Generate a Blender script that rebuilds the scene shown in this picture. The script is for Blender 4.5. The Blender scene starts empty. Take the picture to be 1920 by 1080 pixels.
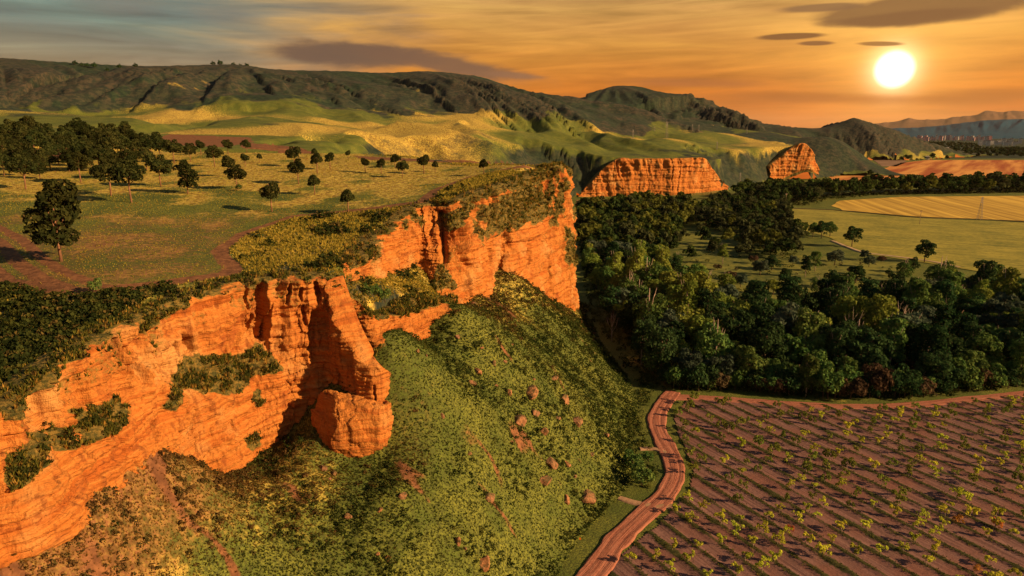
import bpy, math, random
import numpy as np
from mathutils import Matrix, Vector
R_ = math.radians
rng = np.random.default_rng(7)
random.seed(7)
scene = bpy.context.scene
COL = scene.collection

# ------------------------------------------------------------------ camera, sky, sun, exposure
CAM_H = 70.0
PITCH = math.atan(300 / 1280.0)
CP, SP = math.cos(PITCH), math.sin(PITCH)
cam_d = bpy.data.cameras.new('camera'); cam = bpy.data.objects.new('camera', cam_d); COL.objects.link(cam)
cam.location = (0, 0, CAM_H); cam.rotation_euler = (math.pi / 2 - PITCH, 0, 0)
cam_d.sensor_width = 36; cam_d.lens = 24; cam_d.clip_start = 0.5; cam_d.clip_end = 200000
scene.camera = cam

SUN_AZ, SUN_EL = R_(-20), R_(22.5)       # azimuth measured from +X towards +Y
sun_dir = Vector((math.cos(SUN_EL) * math.cos(SUN_AZ), math.cos(SUN_EL) * math.sin(SUN_AZ), math.sin(SUN_EL)))
sun_d = bpy.data.lights.new('sun', 'SUN'); sun = bpy.data.objects.new('sun', sun_d); COL.objects.link(sun)
sun_d.energy = 5.0; sun_d.angle = R_(0.6); sun_d.color = (1.0, 0.62, 0.29)
sun.rotation_euler = sun_dir.to_track_quat('Z', 'Y').to_euler()

vs = scene.view_settings
vs.view_transform = 'Standard'; vs.look = 'None'; vs.exposure = 0.95; vs.gamma = 1.0; vs.use_curve_mapping = False
scene.cycles.use_denoising = True
scene.cycles.max_bounces = 6; scene.cycles.diffuse_bounces = 3; scene.cycles.transparent_max_bounces = 4
scene.cycles.caustics_reflective = False; scene.cycles.caustics_refractive = False

# ------------------------------------------------------------------ small node language
class NT:
    def __init__(s, tree): s.t = tree; s.n = tree.nodes; s.l = tree.links
    def add(s, typ, **kw):
        n = s.n.new(typ)
        for k, v in kw.items(): setattr(n, k, v)
        return n
    def put(s, sock, v):
        if isinstance(v, bpy.types.NodeSocket): s.l.new(v, sock)
        elif v is not None:
            if hasattr(sock.default_value, '__len__') and isinstance(v, (tuple, list)) and len(v) == 3 and len(sock.default_value) == 4: v = (*v, 1)
            sock.default_value = v
    def m(s, op, a, b=None, c=None, clamp=False):
        n = s.add('ShaderNodeMath', operation=op, use_clamp=clamp)
        for i, v in enumerate((a, b, c)): s.put(n.inputs[i], v)
        return n.outputs[0]
    def vm(s, op, a, b=None):
        n = s.add('ShaderNodeVectorMath', operation=op); s.put(n.inputs[0], a); s.put(n.inputs[1], b)
        return n.outputs['Value'] if op in ('DOT_PRODUCT', 'LENGTH', 'DISTANCE') else n.outputs[0]
    def mix(s, f, a, b, mode='MIX'):
        n = s.add('ShaderNodeMix', data_type='RGBA', blend_type=mode)
        s.put(n.inputs[0], f); s.put(n.inputs[6], a); s.put(n.inputs[7], b); return n.outputs[2]
    def ss(s, lo, hi, v, a=0.0, b=1.0):
        n = s.add('ShaderNodeMapRange', interpolation_type='SMOOTHSTEP'); s.put(n.inputs[0], v)
        for i, q in enumerate((lo, hi, a, b)): s.put(n.inputs[i + 1], q)
        return n.outputs[0]
    def lin(s, lo, hi, v, a=0.0, b=1.0):
        n = s.add('ShaderNodeMapRange'); s.put(n.inputs[0], v)
        for i, q in enumerate((lo, hi, a, b)): s.put(n.inputs[i + 1], q)
        return n.outputs[0]
    def noise(s, vec, scale=1.0, detail=4.0, rough=0.55, dist=0.0):
        n = s.add('ShaderNodeTexNoise'); s.put(n.inputs['Vector'], vec)
        n.inputs['Scale'].default_value = scale; n.inputs['Detail'].default_value = detail
        n.inputs['Roughness'].default_value = rough; n.inputs['Distortion'].default_value = dist
        return n.outputs['Fac']
    def voro(s, vec, scale, feature='F1'):
        n = s.add('ShaderNodeTexVoronoi', feature=feature); s.put(n.inputs['Vector'], vec); n.inputs['Scale'].default_value = scale
        return n.outputs['Distance']
    def ramp(s, f, stops):
        n = s.add('ShaderNodeValToRGB'); e = n.color_ramp.elements
        while len(e) < len(stops): e.new(0.5)
        for q, (p, c) in zip(e, stops): q.position = p; q.color = (*c, 1)
        s.put(n.inputs[0], f); return n.outputs[0]
    def xyz(s, x, y, z):
        n = s.add('ShaderNodeCombineXYZ'); s.put(n.inputs[0], x); s.put(n.inputs[1], y); s.put(n.inputs[2], z); return n.outputs[0]
    def sep(s, v):
        n = s.add('ShaderNodeSeparateXYZ'); s.put(n.inputs[0], v); return n.outputs
    def attr(s, name):
        return s.add('ShaderNodeAttribute', attribute_name=name)
    def scale(s, v, k): return s.vm('MULTIPLY', v, k)

# ------------------------------------------------------------------ pixel (1920 x 1080 photograph) <-> place
def ray(px, py):
    a, b = (px - 960) / 1280.0, (540 - py) / 1280.0
    return np.array([a, CP + b * SP, -SP + b * CP])
def at_z(px, py, z):
    d = ray(px, py); k = (z - CAM_H) / d[2]; return np.array([d[0] * k, d[1] * k, z])
def at_y(px, py, Y):
    d = ray(px, py); k = Y / d[1]; return np.array([d[0] * k, Y, CAM_H + d[2] * k])
def proj(P):
    P = np.asarray(P, float); x, y, z = P[..., 0], P[..., 1], P[..., 2]
    D = np.maximum(y * CP + (CAM_H - z) * SP, 1e-3); u = (z - CAM_H) * CP + y * SP
    return 960 + 1280 * x / D, 540 - 1280 * u / D
def azel(px, py):
    d = ray(px, py); return math.atan2(d[0], d[1]), math.atan2(d[2], math.hypot(d[0], d[1]))

# ------------------------------------------------------------------ world
world = bpy.data.worlds.new('World'); scene.world = world; world.use_nodes = True
w = NT(world.node_tree); w.n.clear()
gen = w.add('ShaderNodeTexCoord').outputs['Generated']
dx, dy, dz = w.sep(gen)
az = w.m('ARCTAN2', dx, dy); el = w.m('ARCSINE', w.m('MULTIPLY', dz, 0.99999))
eld = w.m('MULTIPLY', el, 180 / math.pi); azd = w.m('MULTIPLY', az, 180 / math.pi)
nish = w.add('ShaderNodeTexSky', sky_type='NISHITA', sun_disc=False)
nish.sun_elevation = SUN_EL; nish.sun_rotation = math.pi / 2 - SUN_AZ
nish.altitude = 300; nish.dust_density = 2.0
bg1 = w.add('ShaderNodeBackground'); w.put(bg1.inputs[0], nish.outputs[0]); bg1.inputs[1].default_value = 0.035
EXK = 1 / 2 ** 0.95
def c(*v): return tuple(x * EXK for x in v)
warm = w.ramp(w.lin(-2, 38, eld), [(0, c(.52, .075, .003)), (.05, c(.57, .10, .004)), (.12, c(.62, .17, .012)), (.19, c(.64, .265, .040)), (.28, c(.62, .34, .090)), (.42, c(.28, .25, .17)), (1, c(.07, .11, .14))])
cool = w.ramp(w.lin(-2, 38, eld), [(0, c(.42, .22, .10)), (.08, c(.40, .25, .12)), (.16, c(.29, .24, .14)), (.23, c(.165, .225, .185)), (.32, c(.12, .185, .18)), (1, c(.06, .11, .14))])
cirr = w.noise(w.xyz(w.m('MULTIPLY', azd, 0.05), w.m('MULTIPLY', w.m('ADD', eld, w.m('MULTIPLY', azd, 0.02)), 0.42), 0.0), 1.0, 5, 0.55, 0.6)
cir2 = w.noise(w.xyz(w.m('MULTIPLY', azd, 0.09), w.m('MULTIPLY', w.m('SUBTRACT', eld, w.m('MULTIPLY', azd, 0.03)), 1.1), 3.0), 1.0, 5, 0.6, 0.8)
wm = w.ss(-26, -4, w.m('ADD', azd, w.m('MULTIPLY', w.m('SUBTRACT', cirr, 0.5), 34)))
skyc = w.mix(wm, cool, warm)
cirr_n = w.m('SUBTRACT', cirr, 0.5); cir2_n = w.m('SUBTRACT', cir2, 0.5)
streak = w.m('ADD', 1.0, w.m('ADD', w.m('MULTIPLY', cirr_n, 1.25), w.m('MULTIPLY', cir2_n, 1.1)))
skyc = w.mix(1.0, skyc, w.xyz(streak, w.m('MULTIPLY', streak, w.m('ADD', .98, w.m('MULTIPLY', cirr_n, .35))), streak), 'MULTIPLY')
vsx = ray(1677, 130); vsx = vsx / np.linalg.norm(vsx)
mu = w.m('MAXIMUM', w.vm('DOT_PRODUCT', w.vm('NORMALIZE', gen), tuple(vsx)), 0.0)
def addc(col, f, tint):
    return w.mix(1.0, col, w.mix(f, (0, 0, 0), tint), 'ADD')
skyc = addc(skyc, w.m('POWER', mu, 60.0), c(.22, .12, .03))
skyc = addc(skyc, w.m('POWER', mu, 420.0), c(.30, .18, .04))
skyc = addc(skyc, w.m('POWER', mu, 3600.0), c(1.5, 1.25, .75))
# separate darker clouds
cn = w.noise(w.xyz(w.m('MULTIPLY', azd, 0.22), w.m('MULTIPLY', eld, 0.8), 0.0), 1.0, 6, 0.62, 0.3)
cn_c = w.m('SUBTRACT', cn, 0.5)
def cloud(col, px, py, hw, hh, tilt, soft, wob, dark, amt=1.0):
    a0, e0 = azel(px, py); a0 = math.degrees(a0); e0 = math.degrees(e0)
    k = math.degrees(1 / 1280.0)
    u = w.m('SUBTRACT', azd, a0); v = w.m('SUBTRACT', w.m('SUBTRACT', eld, e0), w.m('MULTIPLY', u, -tilt))
    uu = w.m('DIVIDE', u, hw * k); vv = w.m('DIVIDE', v, hh * k)
    d = w.m('SQRT', w.m('ADD', w.m('MULTIPLY', uu, uu), w.m('MULTIPLY', vv, vv)))
    d = w.m('ADD', d, w.m('MULTIPLY', cn_c, wob))
    return w.mix(w.ss(1.0 + soft, 1.0 - soft, d, 0.0, amt), col, dark)
skyc = cloud(skyc, 660, 102, 130, 20, .04, .35, 1.3, c(.135, .085, .062), .95)
skyc = cloud(skyc, 840, 122, 140, 16, .16, .45, 1.5, c(.175, .095, .06), .92)
skyc = cloud(skyc, 960, 141, 50, 5, .08, .4, .8, c(.27, .13, .07), .8)
skyc = cloud(skyc, 1730, 17, 150, 22, -.03, .2, .7, c(.27, .135, .05), .92)
skyc = cloud(skyc, 1690, 34, 110, 9, -.03, .3, .5, c(.25, .12, .045), .9)
skyc = cloud(skyc, 1545, 14, 65, 6, 0, .3, .5, c(.27, .14, .06), .85)
skyc = cloud(skyc, 1483, 68, 52, 5, 0, .25, .4, c(.24, .105, .035), .95)
skyc = cloud(skyc, 1530, 81, 26, 3.5, .03, .3, .4, c(.26, .11, .04), .9)
skyc = cloud(skyc, 1650, 82, 32, 3.5, .06, .3, .4, c(.32, .14, .04), .85)
skyc = cloud(skyc, 1290, 155, 110, 7, .03, .6, 1.0, c(.40, .13, .04), .6)
skyc = cloud(skyc, 1520, 184, 170, 8, .04, .7, 1.0, c(.40, .12, .025), .6)
skyc = cloud(skyc, 1870, 180, 90, 10, -.03, .7, 1.0, c(.44, .15, .03), .6)
skyc = cloud(skyc, 410, 26, 60, 14, .02, .7, 1.2, c(.17, .17, .15), .5)
skyc = cloud(skyc, 220, 5, 60, 14, .02, .7, 1.2, c(.21, .19, .16), .5)
skyc = w.mix(w.ss(math.cos(R_(1.45)), math.cos(R_(.7)), mu), skyc, c(2.2, 2.1, 1.75))
bg2 = w.add('ShaderNodeBackground'); w.put(bg2.inputs[0], skyc); bg2.inputs[1].default_value = 1.0
mixs = w.add('ShaderNodeMixShader'); w.put(mixs.inputs[0], w.ss(18, 60, eld, 1.0, 0.25))
w.l.new(bg1.outputs[0], mixs.inputs[1]); w.l.new(bg2.outputs[0], mixs.inputs[2])
wo = w.add('ShaderNodeOutputWorld'); w.l.new(mixs.outputs[0], wo.inputs[0])

# ------------------------------------------------------------------ noise on arrays
_pt = np.random.default_rng(3).permutation(4096).astype(np.int64)
def _h(ix, iy, iz=0): return _pt[(_pt[(_pt[ix & 4095] + iy) & 4095] + iz) & 4095]
_g3 = np.random.default_rng(4).normal(size=(4096, 3)); _g3 /= np.linalg.norm(_g3, axis=1)[:, None]
def perlin(x, y, z=0.0):
    x, y, z = np.broadcast_arrays(np.asarray(x, float), np.asarray(y, float), np.asarray(z, float))
    xi, yi, zi = np.floor(x).astype(np.int64), np.floor(y).astype(np.int64), np.floor(z).astype(np.int64)
    fx, fy, fz = x - xi, y - yi, z - zi
    sm = lambda t: t * t * t * (t * (t * 6 - 15) + 10)
    u, v, ww = sm(fx), sm(fy), sm(fz); out = 0
    for i in (0, 1):
        for j in (0, 1):
            for k in (0, 1):
                g = _g3[_h(xi + i, yi + j, zi + k)]
                d = g[..., 0] * (fx - i) + g[..., 1] * (fy - j) + g[..., 2] * (fz - k)
                out = out + d * (u if i else 1 - u) * (v if j else 1 - v) * (ww if k else 1 - ww)
    return out * 1.5
def fbm(x, y, z=0.0, o=4, gain=.5, lac=2.03):
    s, a = 0, 1.0
    for i in range(o):
        s = s + a * perlin(np.asarray(x) + 17.3 * i, np.asarray(y) - 9.1 * i, z); x, y, z = np.asarray(x) * lac, np.asarray(y) * lac, np.asarray(z) * lac; a *= gain
    return s
def ridged(x, y, z=0.0, o=3):
    s, a = 0, 1.0
    for i in range(o):
        s = s + a * (1 - 2 * np.abs(perlin(np.asarray(x) + 31.7 * i, np.asarray(y) + 5.9 * i, z))); x, y = np.asarray(x) * 2.1, np.asarray(y) * 2.1; a *= .5
    return s / 1.75
_rv = np.random.default_rng(5).random((4096, 3))
def worley(x, y):
    xi, yi = np.floor(x).astype(np.int64), np.floor(y).astype(np.int64)
    f1 = np.full(x.shape, 9.0); f2 = f1.copy(); cid = np.zeros(x.shape)
    for i in (-1, 0, 1):
        for j in (-1, 0, 1):
            r = _rv[_h(xi + i, yi + j, 7)]
            d = np.hypot(xi + i + r[..., 0] - x, yi + j + r[..., 1] - y)
            n = d < f1
            f2 = np.where(n, f1, np.minimum(f2, d)); cid = np.where(n, r[..., 2], cid); f1 = np.where(n, d, f1)
    return f1, f2 - f1, cid
def sstep(a, b, x):
    t = np.clip((x - a) / (b - a), 0, 1); return t * t * (3 - 2 * t)
def smin(a, b, k):
    h = np.clip(.5 + .5 * (b - a) / k, 0, 1); return b * (1 - h) + a * h - k * h * (1 - h)
def smax(a, b, k): return -smin(-a, -b, k)

# ------------------------------------------------------------------ polylines
def resample(P, n):
    """Catmull-Rom through P, n samples evenly along it."""
    P = np.asarray(P, float); Q = np.vstack([2 * P[0] - P[1], P, 2 * P[-1] - P[-2]]); out = []
    for i in range(1, len(Q) - 2):
        t = np.linspace(0, 1, 24, endpoint=False)[:, None]; a, b, c_, d = Q[i - 1], Q[i], Q[i + 1], Q[i + 2]
        out.append(.5 * ((2 * b) + (c_ - a) * t + (2 * a - 5 * b + 4 * c_ - d) * t ** 2 + (3 * b - a - 3 * c_ + d) * t ** 3))
    out.append(P[-1:]); S = np.vstack(out)
    L = np.r_[0, np.cumsum(np.linalg.norm(np.diff(S, axis=0), axis=1))]
    q = np.linspace(0, L[-1], n); return np.stack([np.interp(q, L, S[:, k]) for k in range(S.shape[1])], 1)
def polydist(X, Y, P):
    """distance to polyline P (plan) and position along it 0..len-1"""
    shp = X.shape; x, y = X.ravel(), Y.ravel(); best = np.full(x.shape, 1e18); par = np.zeros(x.shape)
    for i in range(len(P) - 1):
        ax, ay = P[i][0], P[i][1]; bx, by = P[i + 1][0] - ax, P[i + 1][1] - ay
        t = np.clip(((x - ax) * bx + (y - ay) * by) / (bx * bx + by * by + 1e-12), 0, 1)
        d = (x - ax - t * bx) ** 2 + (y - ay - t * by) ** 2; n = d < best
        best = np.where(n, d, best); par = np.where(n, i + t, par)
    return np.sqrt(best).reshape(shp), par.reshape(shp)
def inside(X, Y, P):
    x, y = np.asarray(X, float), np.asarray(Y, float); r = np.zeros(x.shape, bool); n = len(P)
    for i in range(n):
        x1, y1 = P[i][0], P[i][1]; x2, y2 = P[(i + 1) % n][0], P[(i + 1) % n][1]
        if y1 == y2: continue
        cond = ((y1 > y) != (y2 > y)) & (x < (x2 - x1) * (y - y1) / (y2 - y1) + x1); r ^= cond
    return r
class RBF:
    def __init__(s, P, v, c0, smooth=0.0):
        s.P = np.asarray(P, float); s.c2 = c0 * c0; n = len(v)
        A = np.sqrt(((s.P[:, None] - s.P[None]) ** 2).sum(-1) + s.c2) - smooth * np.eye(n)
        B = np.zeros((n + 3, n + 3)); B[:n, :n] = A; B[:n, n] = 1; B[:n, n + 1:] = s.P; B[n:, :n] = B[:n, n:].T
        s.w = np.linalg.solve(B, np.r_[v, 0, 0, 0])
    def __call__(s, x, y):
        o = s.w[-3] + s.w[-2] * x + s.w[-1] * y
        for (a, b), k in zip(s.P, s.w): o = o + k * np.sqrt((x - a) ** 2 + (y - b) ** 2 + s.c2)
        return o

# ------------------------------------------------------------------ mesh helpers
def mesh_from(name, V, F, mat=None, smooth=True):
    """V (n,3); F (m,3) or (m,4) integer array"""
    V = np.ascontiguousarray(V, np.float32); F = np.ascontiguousarray(F, np.int32); k = F.shape[1]
    me = bpy.data.meshes.new(name); me.vertices.add(len(V)); me.vertices.foreach_set('co', V.ravel())
    me.loops.add(F.size); me.loops.foreach_set('vertex_index', F.ravel())
    me.polygons.add(len(F)); me.polygons.foreach_set('loop_start', np.arange(0, F.size, k, dtype=np.int32))
    me.update(calc_edges=True); me.validate()
    me.polygons.foreach_set('use_smooth', np.full(len(me.polygons), smooth, bool))
    if mat: me.materials.append(mat)
    return me
def colattr(me, name, A):
    a = me.color_attributes.new(name, 'FLOAT_COLOR', 'POINT'); B = np.ones((len(me.vertices), 4), np.float32)
    A = np.asarray(A); B[:, :A.shape[1]] = A; a.data.foreach_set('color', B.ravel())
def link(name, me, parent=None):
    o = bpy.data.objects.new(name, me); COL.objects.link(o)
    if parent: o.parent = parent
    return o
def tag(o, label=None, cat=None, group=None, kind=None):
    if label: o['label'] = label
    if cat: o['category'] = cat
    if group: o['group'] = group
    if kind: o['kind'] = kind
    return o
def empty(name, loc=(0, 0, 0), rz=0.0):
    o = bpy.data.objects.new(name, None); COL.objects.link(o); o.location = loc; o.rotation_euler = (0, 0, rz); o.empty_display_size = .5; return o
def copy_tree(o, parent=None):
    q = o.copy(); COL.objects.link(q); q.parent = parent
    for ch in o.children: copy_tree(ch, q)
    return q
class MB:
    """collects shapes into one mesh"""
    def __init__(s): s.v = []; s.f = []; s.n = 0
    def add(s, V, F):
        s.v.append(np.asarray(V, float)); s.f += [tuple(i + s.n for i in f) for f in F]; s.n += len(V)
    def box(s, cx, cy, cz, sx, sy, sz, rz=0.0):
        V = np.array([[i, j, k] for k in (-.5, .5) for j in (-.5, .5) for i in (-.5, .5)]) * (sx, sy, sz)
        cr, sr = math.cos(rz), math.sin(rz); V = V @ np.array([[cr, sr, 0], [-sr, cr, 0], [0, 0, 1]]) + (cx, cy, cz)
        s.add(V, [(0, 2, 3, 1), (4, 5, 7, 6), (0, 1, 5, 4), (2, 6, 7, 3), (0, 4, 6, 2), (1, 3, 7, 5)])
    def tube(s, pts, rad, n=6):
        pts = [np.asarray(p, float) for p in pts]; V = []; F = []
        for i, p in enumerate(pts):
            t = pts[min(i + 1, len(pts) - 1)] - pts[max(i - 1, 0)]; t = t / (np.linalg.norm(t) + 1e-9)
            a = np.cross(t, (0, 0, 1) if abs(t[2]) < .9 else (1, 0, 0)); a /= np.linalg.norm(a); b = np.cross(t, a)
            for k in range(n):
                q = 2 * math.pi * k / n; V.append(p + rad[i] * (math.cos(q) * a + math.sin(q) * b))
        for i in range(len(pts) - 1):
            for k in range(n): F.append((i * n + k, i * n + (k + 1) % n, (i + 1) * n + (k + 1) % n, (i + 1) * n + k))
        V.append(pts[0]); V.append(pts[-1]); a, b = len(V) - 2, len(V) - 1
        for k in range(n): F.append((a, (k + 1) % n, k)); F.append((b, (len(pts) - 1) * n + k, (len(pts) - 1) * n + (k + 1) % n))
        s.add(V, F)
    def mesh(s, name, mat, smooth=False):
        me = bpy.data.meshes.new(name); me.from_pydata(np.vstack(s.v).tolist(), [], s.f); me.materials.append(mat)
        if smooth: me.polygons.foreach_set('use_smooth', np.full(len(me.polygons), True))
        return me
    def build(s, name, mat, parent=None, smooth=False): return link(name, s.mesh(name, mat, smooth), parent)
def joined(name, pv, pf, P, S, YAW, mat, tint=None, tilt=None, zs=None):
    """many small pieces in one mesh: prototype pv/pf (list of prototypes) at points P"""
    Vs, Fs, T, off = [], [], [], 0
    k = rng.integers(0, len(pv), len(P))
    for q in range(len(pv)):
        m = k == q; n = int(m.sum())
        if not n: continue
        v, f = pv[q], pf[q]; cy, sy = np.cos(YAW[m])[:, None], np.sin(YAW[m])[:, None]
        x = v[None, :, 0] * cy - v[None, :, 1] * sy; y = v[None, :, 0] * sy + v[None, :, 1] * cy; z = np.repeat(v[None, :, 2], n, 0)
        A = np.stack([x, y, z], -1) * S[m][:, None, None]
        if zs is not None: A[..., 2] *= zs[m][:, None]
        A = A + P[m][:, None, :]
        Vs.append(A.reshape(-1, 3)); Fs.append((f[None] + (off + np.arange(n) * len(v))[:, None, None]).reshape(-1, f.shape[1])); off += n * len(v)
        if tint is not None: T.append(np.repeat(tint[m], len(v), 0))
    me = mesh_from(name, np.vstack(Vs), np.vstack(Fs), mat, smooth=False)
    if tint is not None: colattr(me, 'tint', np.vstack(T))
    return me
# ------------------------------------------------------------------ the cliff lines
def pz(L): return np.array([at_z(*p) for p in L])
rimAC_c = np.vstack([pz([(-330, 960, 42), (-120, 835, 43.2), (0, 768, 44.3), (90, 697, 45.5), (170, 642, 46.2), (250, 597, 46.8), (295, 577, 47), (340, 560, 47.2),
    (385, 545, 47.2), (440, 530, 47.2), (520, 518, 47.3), (590, 516, 47.0), (618, 526, 46.1)]), [(-27.4, 107.2, 44.4), (-25.0, 108.0, 42.4)],
    pz([(700, 590, 40), (735, 585, 38.5), (765, 562, 38.2), (800, 560, 37), (832, 568, 35)]), [(-13.0, 146.0, 34)]])
baseAC_px = [(-400, 1330), (-300, 1300), (-120, 1190), (53, 1080), (103, 1010), (147, 998), (177, 977), (213, 950), (222, 925), (257, 887), (303, 858), (333, 856),
    (367, 870), (390, 890), (460, 877), (500, 843), (550, 815), (575, 785), (600, 748), (640, 735), (680, 690), (705, 640), (730, 642), (765, 640), (795, 655), (822, 636), (835, 600), (850, 582), (900, 575)]
rimB_c = np.vstack([pz([(640, 493, 47), (680, 462, 48), (723, 427, 49), (773, 388, 52), (812, 380, 52.6), (853, 378, 53), (900, 358, 54.5), (940, 346, 55.2), (980, 330, 56), (1018, 317, 57), (1042, 310, 58)]),
    [(17.2, 236, 58), (16.5, 246, 57), (8, 257, 56), (-10, 267, 56)]])
baseB_c = np.vstack([pz([(648, 527, 45), (700, 522, 42), (740, 512, 40), (790, 503, 38.5), (822, 550, 34), (846, 582, 29.5), (880, 562, 29.8), (915, 552, 28.5), (932, 500, 33), (965, 522, 29.5), (1048, 575, 11.5)]),
    [(21.5, 231, 9), (23, 245, 7), (18, 260, 7), (0, 275, 8)]])
foot_c = np.vstack([pz([(880, 1500, .4), (960, 1250, .4), (1060, 1090, .4), (1100, 1020, .4), (1165, 950, .4), (1215, 890, .4), (1200, 820, .4), (1212, 750, .4), (1180, 700, .4), (1135, 640, .4), (1105, 590, .4)]), [(34, 262, .4), (22, 285, .4), (-5, 300, .4)]])
Q_c = pz([(-420, 590, 45.5), (-200, 560, 46.8), (0, 535, 47.9), (100, 553, 47.9), (170, 553, 47.7), (300, 537, 47.6), (440, 515, 47.4), (455, 503, 47.4), (430, 470, 48.2), (470, 440, 48.8), (560, 408, 50), (680, 396, 51), (800, 380, 52.5), (830, 355, 54), (890, 332, 55.5), (1000, 312, 58)])
rimAC = resample(rimAC_c, 1180)
def outward(L):
    t = np.gradient(L[:, :2], axis=0); k = np.ones(41) / 41
    pad = np.pad(t, ((20, 20), (0, 0)), 'edge'); t = np.stack([np.convolve(pad[:, i], k, 'valid') for i in (0, 1)], 1)
    t /= np.linalg.norm(t, axis=1)[:, None]; return np.stack([t[:, 1], -t[:, 0]], 1)
nAC = outward(rimAC)
def base_from(rim, n, batter, curve):
    C = np.array(curve, float); b = rim[:, :2] + n * batter[:, None]; lo = np.full(len(b), -20.0); hi = rim[:, 2] - .8
    for _ in range(36):
        mid = (lo + hi) / 2; px, py = proj(np.column_stack([b, mid])); below = py > np.interp(px, C[:, 0], C[:, 1])
        lo = np.where(below, mid, lo); hi = np.where(below, hi, mid)
    z = hi; k = np.ones(15) / 15; z = np.convolve(np.pad(z, 7, 'edge'), k, 'valid'); return np.column_stack([b, z])
baseAC = base_from(rimAC, nAC, np.full(len(rimAC), 4.0), baseAC_px)
S6 = resample(np.hstack([rimB_c, baseB_c]), 1000); rimB, baseB = S6[:, :3], S6[:, 3:]

# region polygons in plan
rim_all = np.vstack([rimAC[::12], rimB[np.argmin(np.hypot(rimB[:, 0] + 13, rimB[:, 1] - 162)):][::10]])
iB = int(np.argmin(np.hypot(rimB[:, 0] - rimAC[-1, 0], rimB[:, 1] - 162)))
rim_all = np.vstack([rimAC[::12, :3], baseB[iB + 20::10][:0], rimB[iB + 40::10]])
poly_in = np.vstack([rim_all[:, :2], [(-60, 290), (-400, 330), (-900, 330), (-900, 20), (-90, 20)]])
polyB = np.vstack([rimB[::10, :2], [(-60, 290), (-400, 330), (-900, 330), (-900, 110), (-60, 133), (-49, 133)]])
Qd = resample(Q_c, 160)

# ------------------------------------------------------------------ surfaces
plat = lambda Y: np.where(Y < 300, 48 + .06 * (Y - 100), 60 + .025 * (Y - 300))
def grid_pts(pts): return np.array([(p[0], p[1]) for p in pts]), np.array([p[2] for p in pts])
pp = [(x, y, 48 + .06 * (y - 100) + .004 * (-60 - x) * 0) for y in (100, 130, 165, 210, 260, 320) for x in (-60, -100, -160, -260, -380) if not (y < 120 and x > -75) and not (y < 170 and x > -70)]
pp += [(x, 60, 47) for x in (-110, -180, -300)] + [(-380, 30, 46), (-110, 30, 45)]
top_c = pp + [tuple(q) for q in Q_c] + [tuple(q) for q in rimB[::45]] + [(-20, 230, 56), (-30, 200, 53.8), (-35, 260, 58), (0, 245, 57.5), (-40, 300, 60), (10, 300, 58)]
Utop = RBF(*grid_pts(top_c), 4.0, .3)
mid_c = pp + [tuple(q) for q in Q_c[:12]] + [tuple(q) for q in rimAC[::40]] + [tuple(q) for q in baseB[0:iB + 20:30]] + [tuple(at_z(*q)) for q in [(640, 500, 46.6), (600, 470, 47.4), (560, 480, 47.6), (520, 470, 47.9), (680, 570, 41.5), (650, 540, 44.5), (600, 440, 48)]]
mid_c += [(-62, 78, 45.2), (-58, 84, 46.2), (-66, 70, 43.5), (-70, 84, 45.0), (-80, 86, 45.6), (-66, 58, 42.5)]
Umid = RBF(*grid_pts(mid_c), 3.0, .3)
out_c = [(b[0] + n[0] * .5, b[1] + n[1] * .5, b[2]) for b, n in list(zip(baseAC, nAC))[::30]] + [tuple(q) for q in baseB[iB + 10::40]] + [tuple(q) for q in resample(foot_c, 60)[::2]]
out_c += [tuple(at_y(640, 846, 95.8)), tuple(at_y(700, 860, 95.8)), tuple(at_y(728, 812, 98.5)), tuple(at_y(600, 800, 97.5))]
out_c += [(p[0] + 14, p[1] - 6, .3) for p in foot_c[:6]] + [(60, 120, .3), (60, 170, .3), (70, 220, .3), (60, 270, .3), (30, 60, .3)] + [(-17, 90, 20), (-14, 80, 12.5), (-30, 78, 18.5), (-36, 64, 17.5), (-20, 60, 8)]
Uout = RBF(*grid_pts(out_c), 5.0, .5)

# far terrain: terrace heights (photo px, py, distance)
ft = [(900, 290, 335), (700, 290, 340), (400, 275, 350), (100, 262, 350), (-250, 262, 350), (1000, 303, 320), (800, 279, 430), (600, 268, 430), (300, 262, 430), (0, 248, 430), (-300, 245, 430),
      (1000, 283, 640), (880, 272, 640), (760, 262, 560), (600, 252, 560), (300, 243, 560), (0, 230, 520), (-300, 222, 520), (1150, 297, 735), (1225, 296, 742), (1320, 298, 782),
      (1250, 271, 900), (1100, 271, 850), (1000, 263, 800), (1200, 251, 1080), (1050, 241, 1050), (900, 243, 800), (760, 243, 760), (600, 238, 800), (300, 230, 760), (0, 215, 760), (-300, 205, 760),
      (1350, 262, 1080), (1400, 285, 900), (1440, 277, 965), (1500, 270, 985), (1330, 284, 830), (1450, 251, 1260), (1350, 242, 1400), (1200, 238, 1500), (1500, 262, 1150), (1560, 270, 1120), (1560, 262, 1400), (1450, 246, 1700), (1000, 235, 1500), (600, 228, 1500), (0, 210, 1500), (-400, 195, 1500),
      (1500, 254, 2200), (1600, 258, 2400), (1200, 246, 2600), (600, 235, 2600), (0, 230, 2600), (1400, 250, 6000), (400, 245, 6000), (-300, 245, 6000)]
ftp = np.array([at_y(*q) for q in ft])
Tfar = RBF(np.column_stack([ftp[:, 0] / ftp[:, 1], np.log(ftp[:, 1])]), ftp[:, 2], .06, .01)
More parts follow.
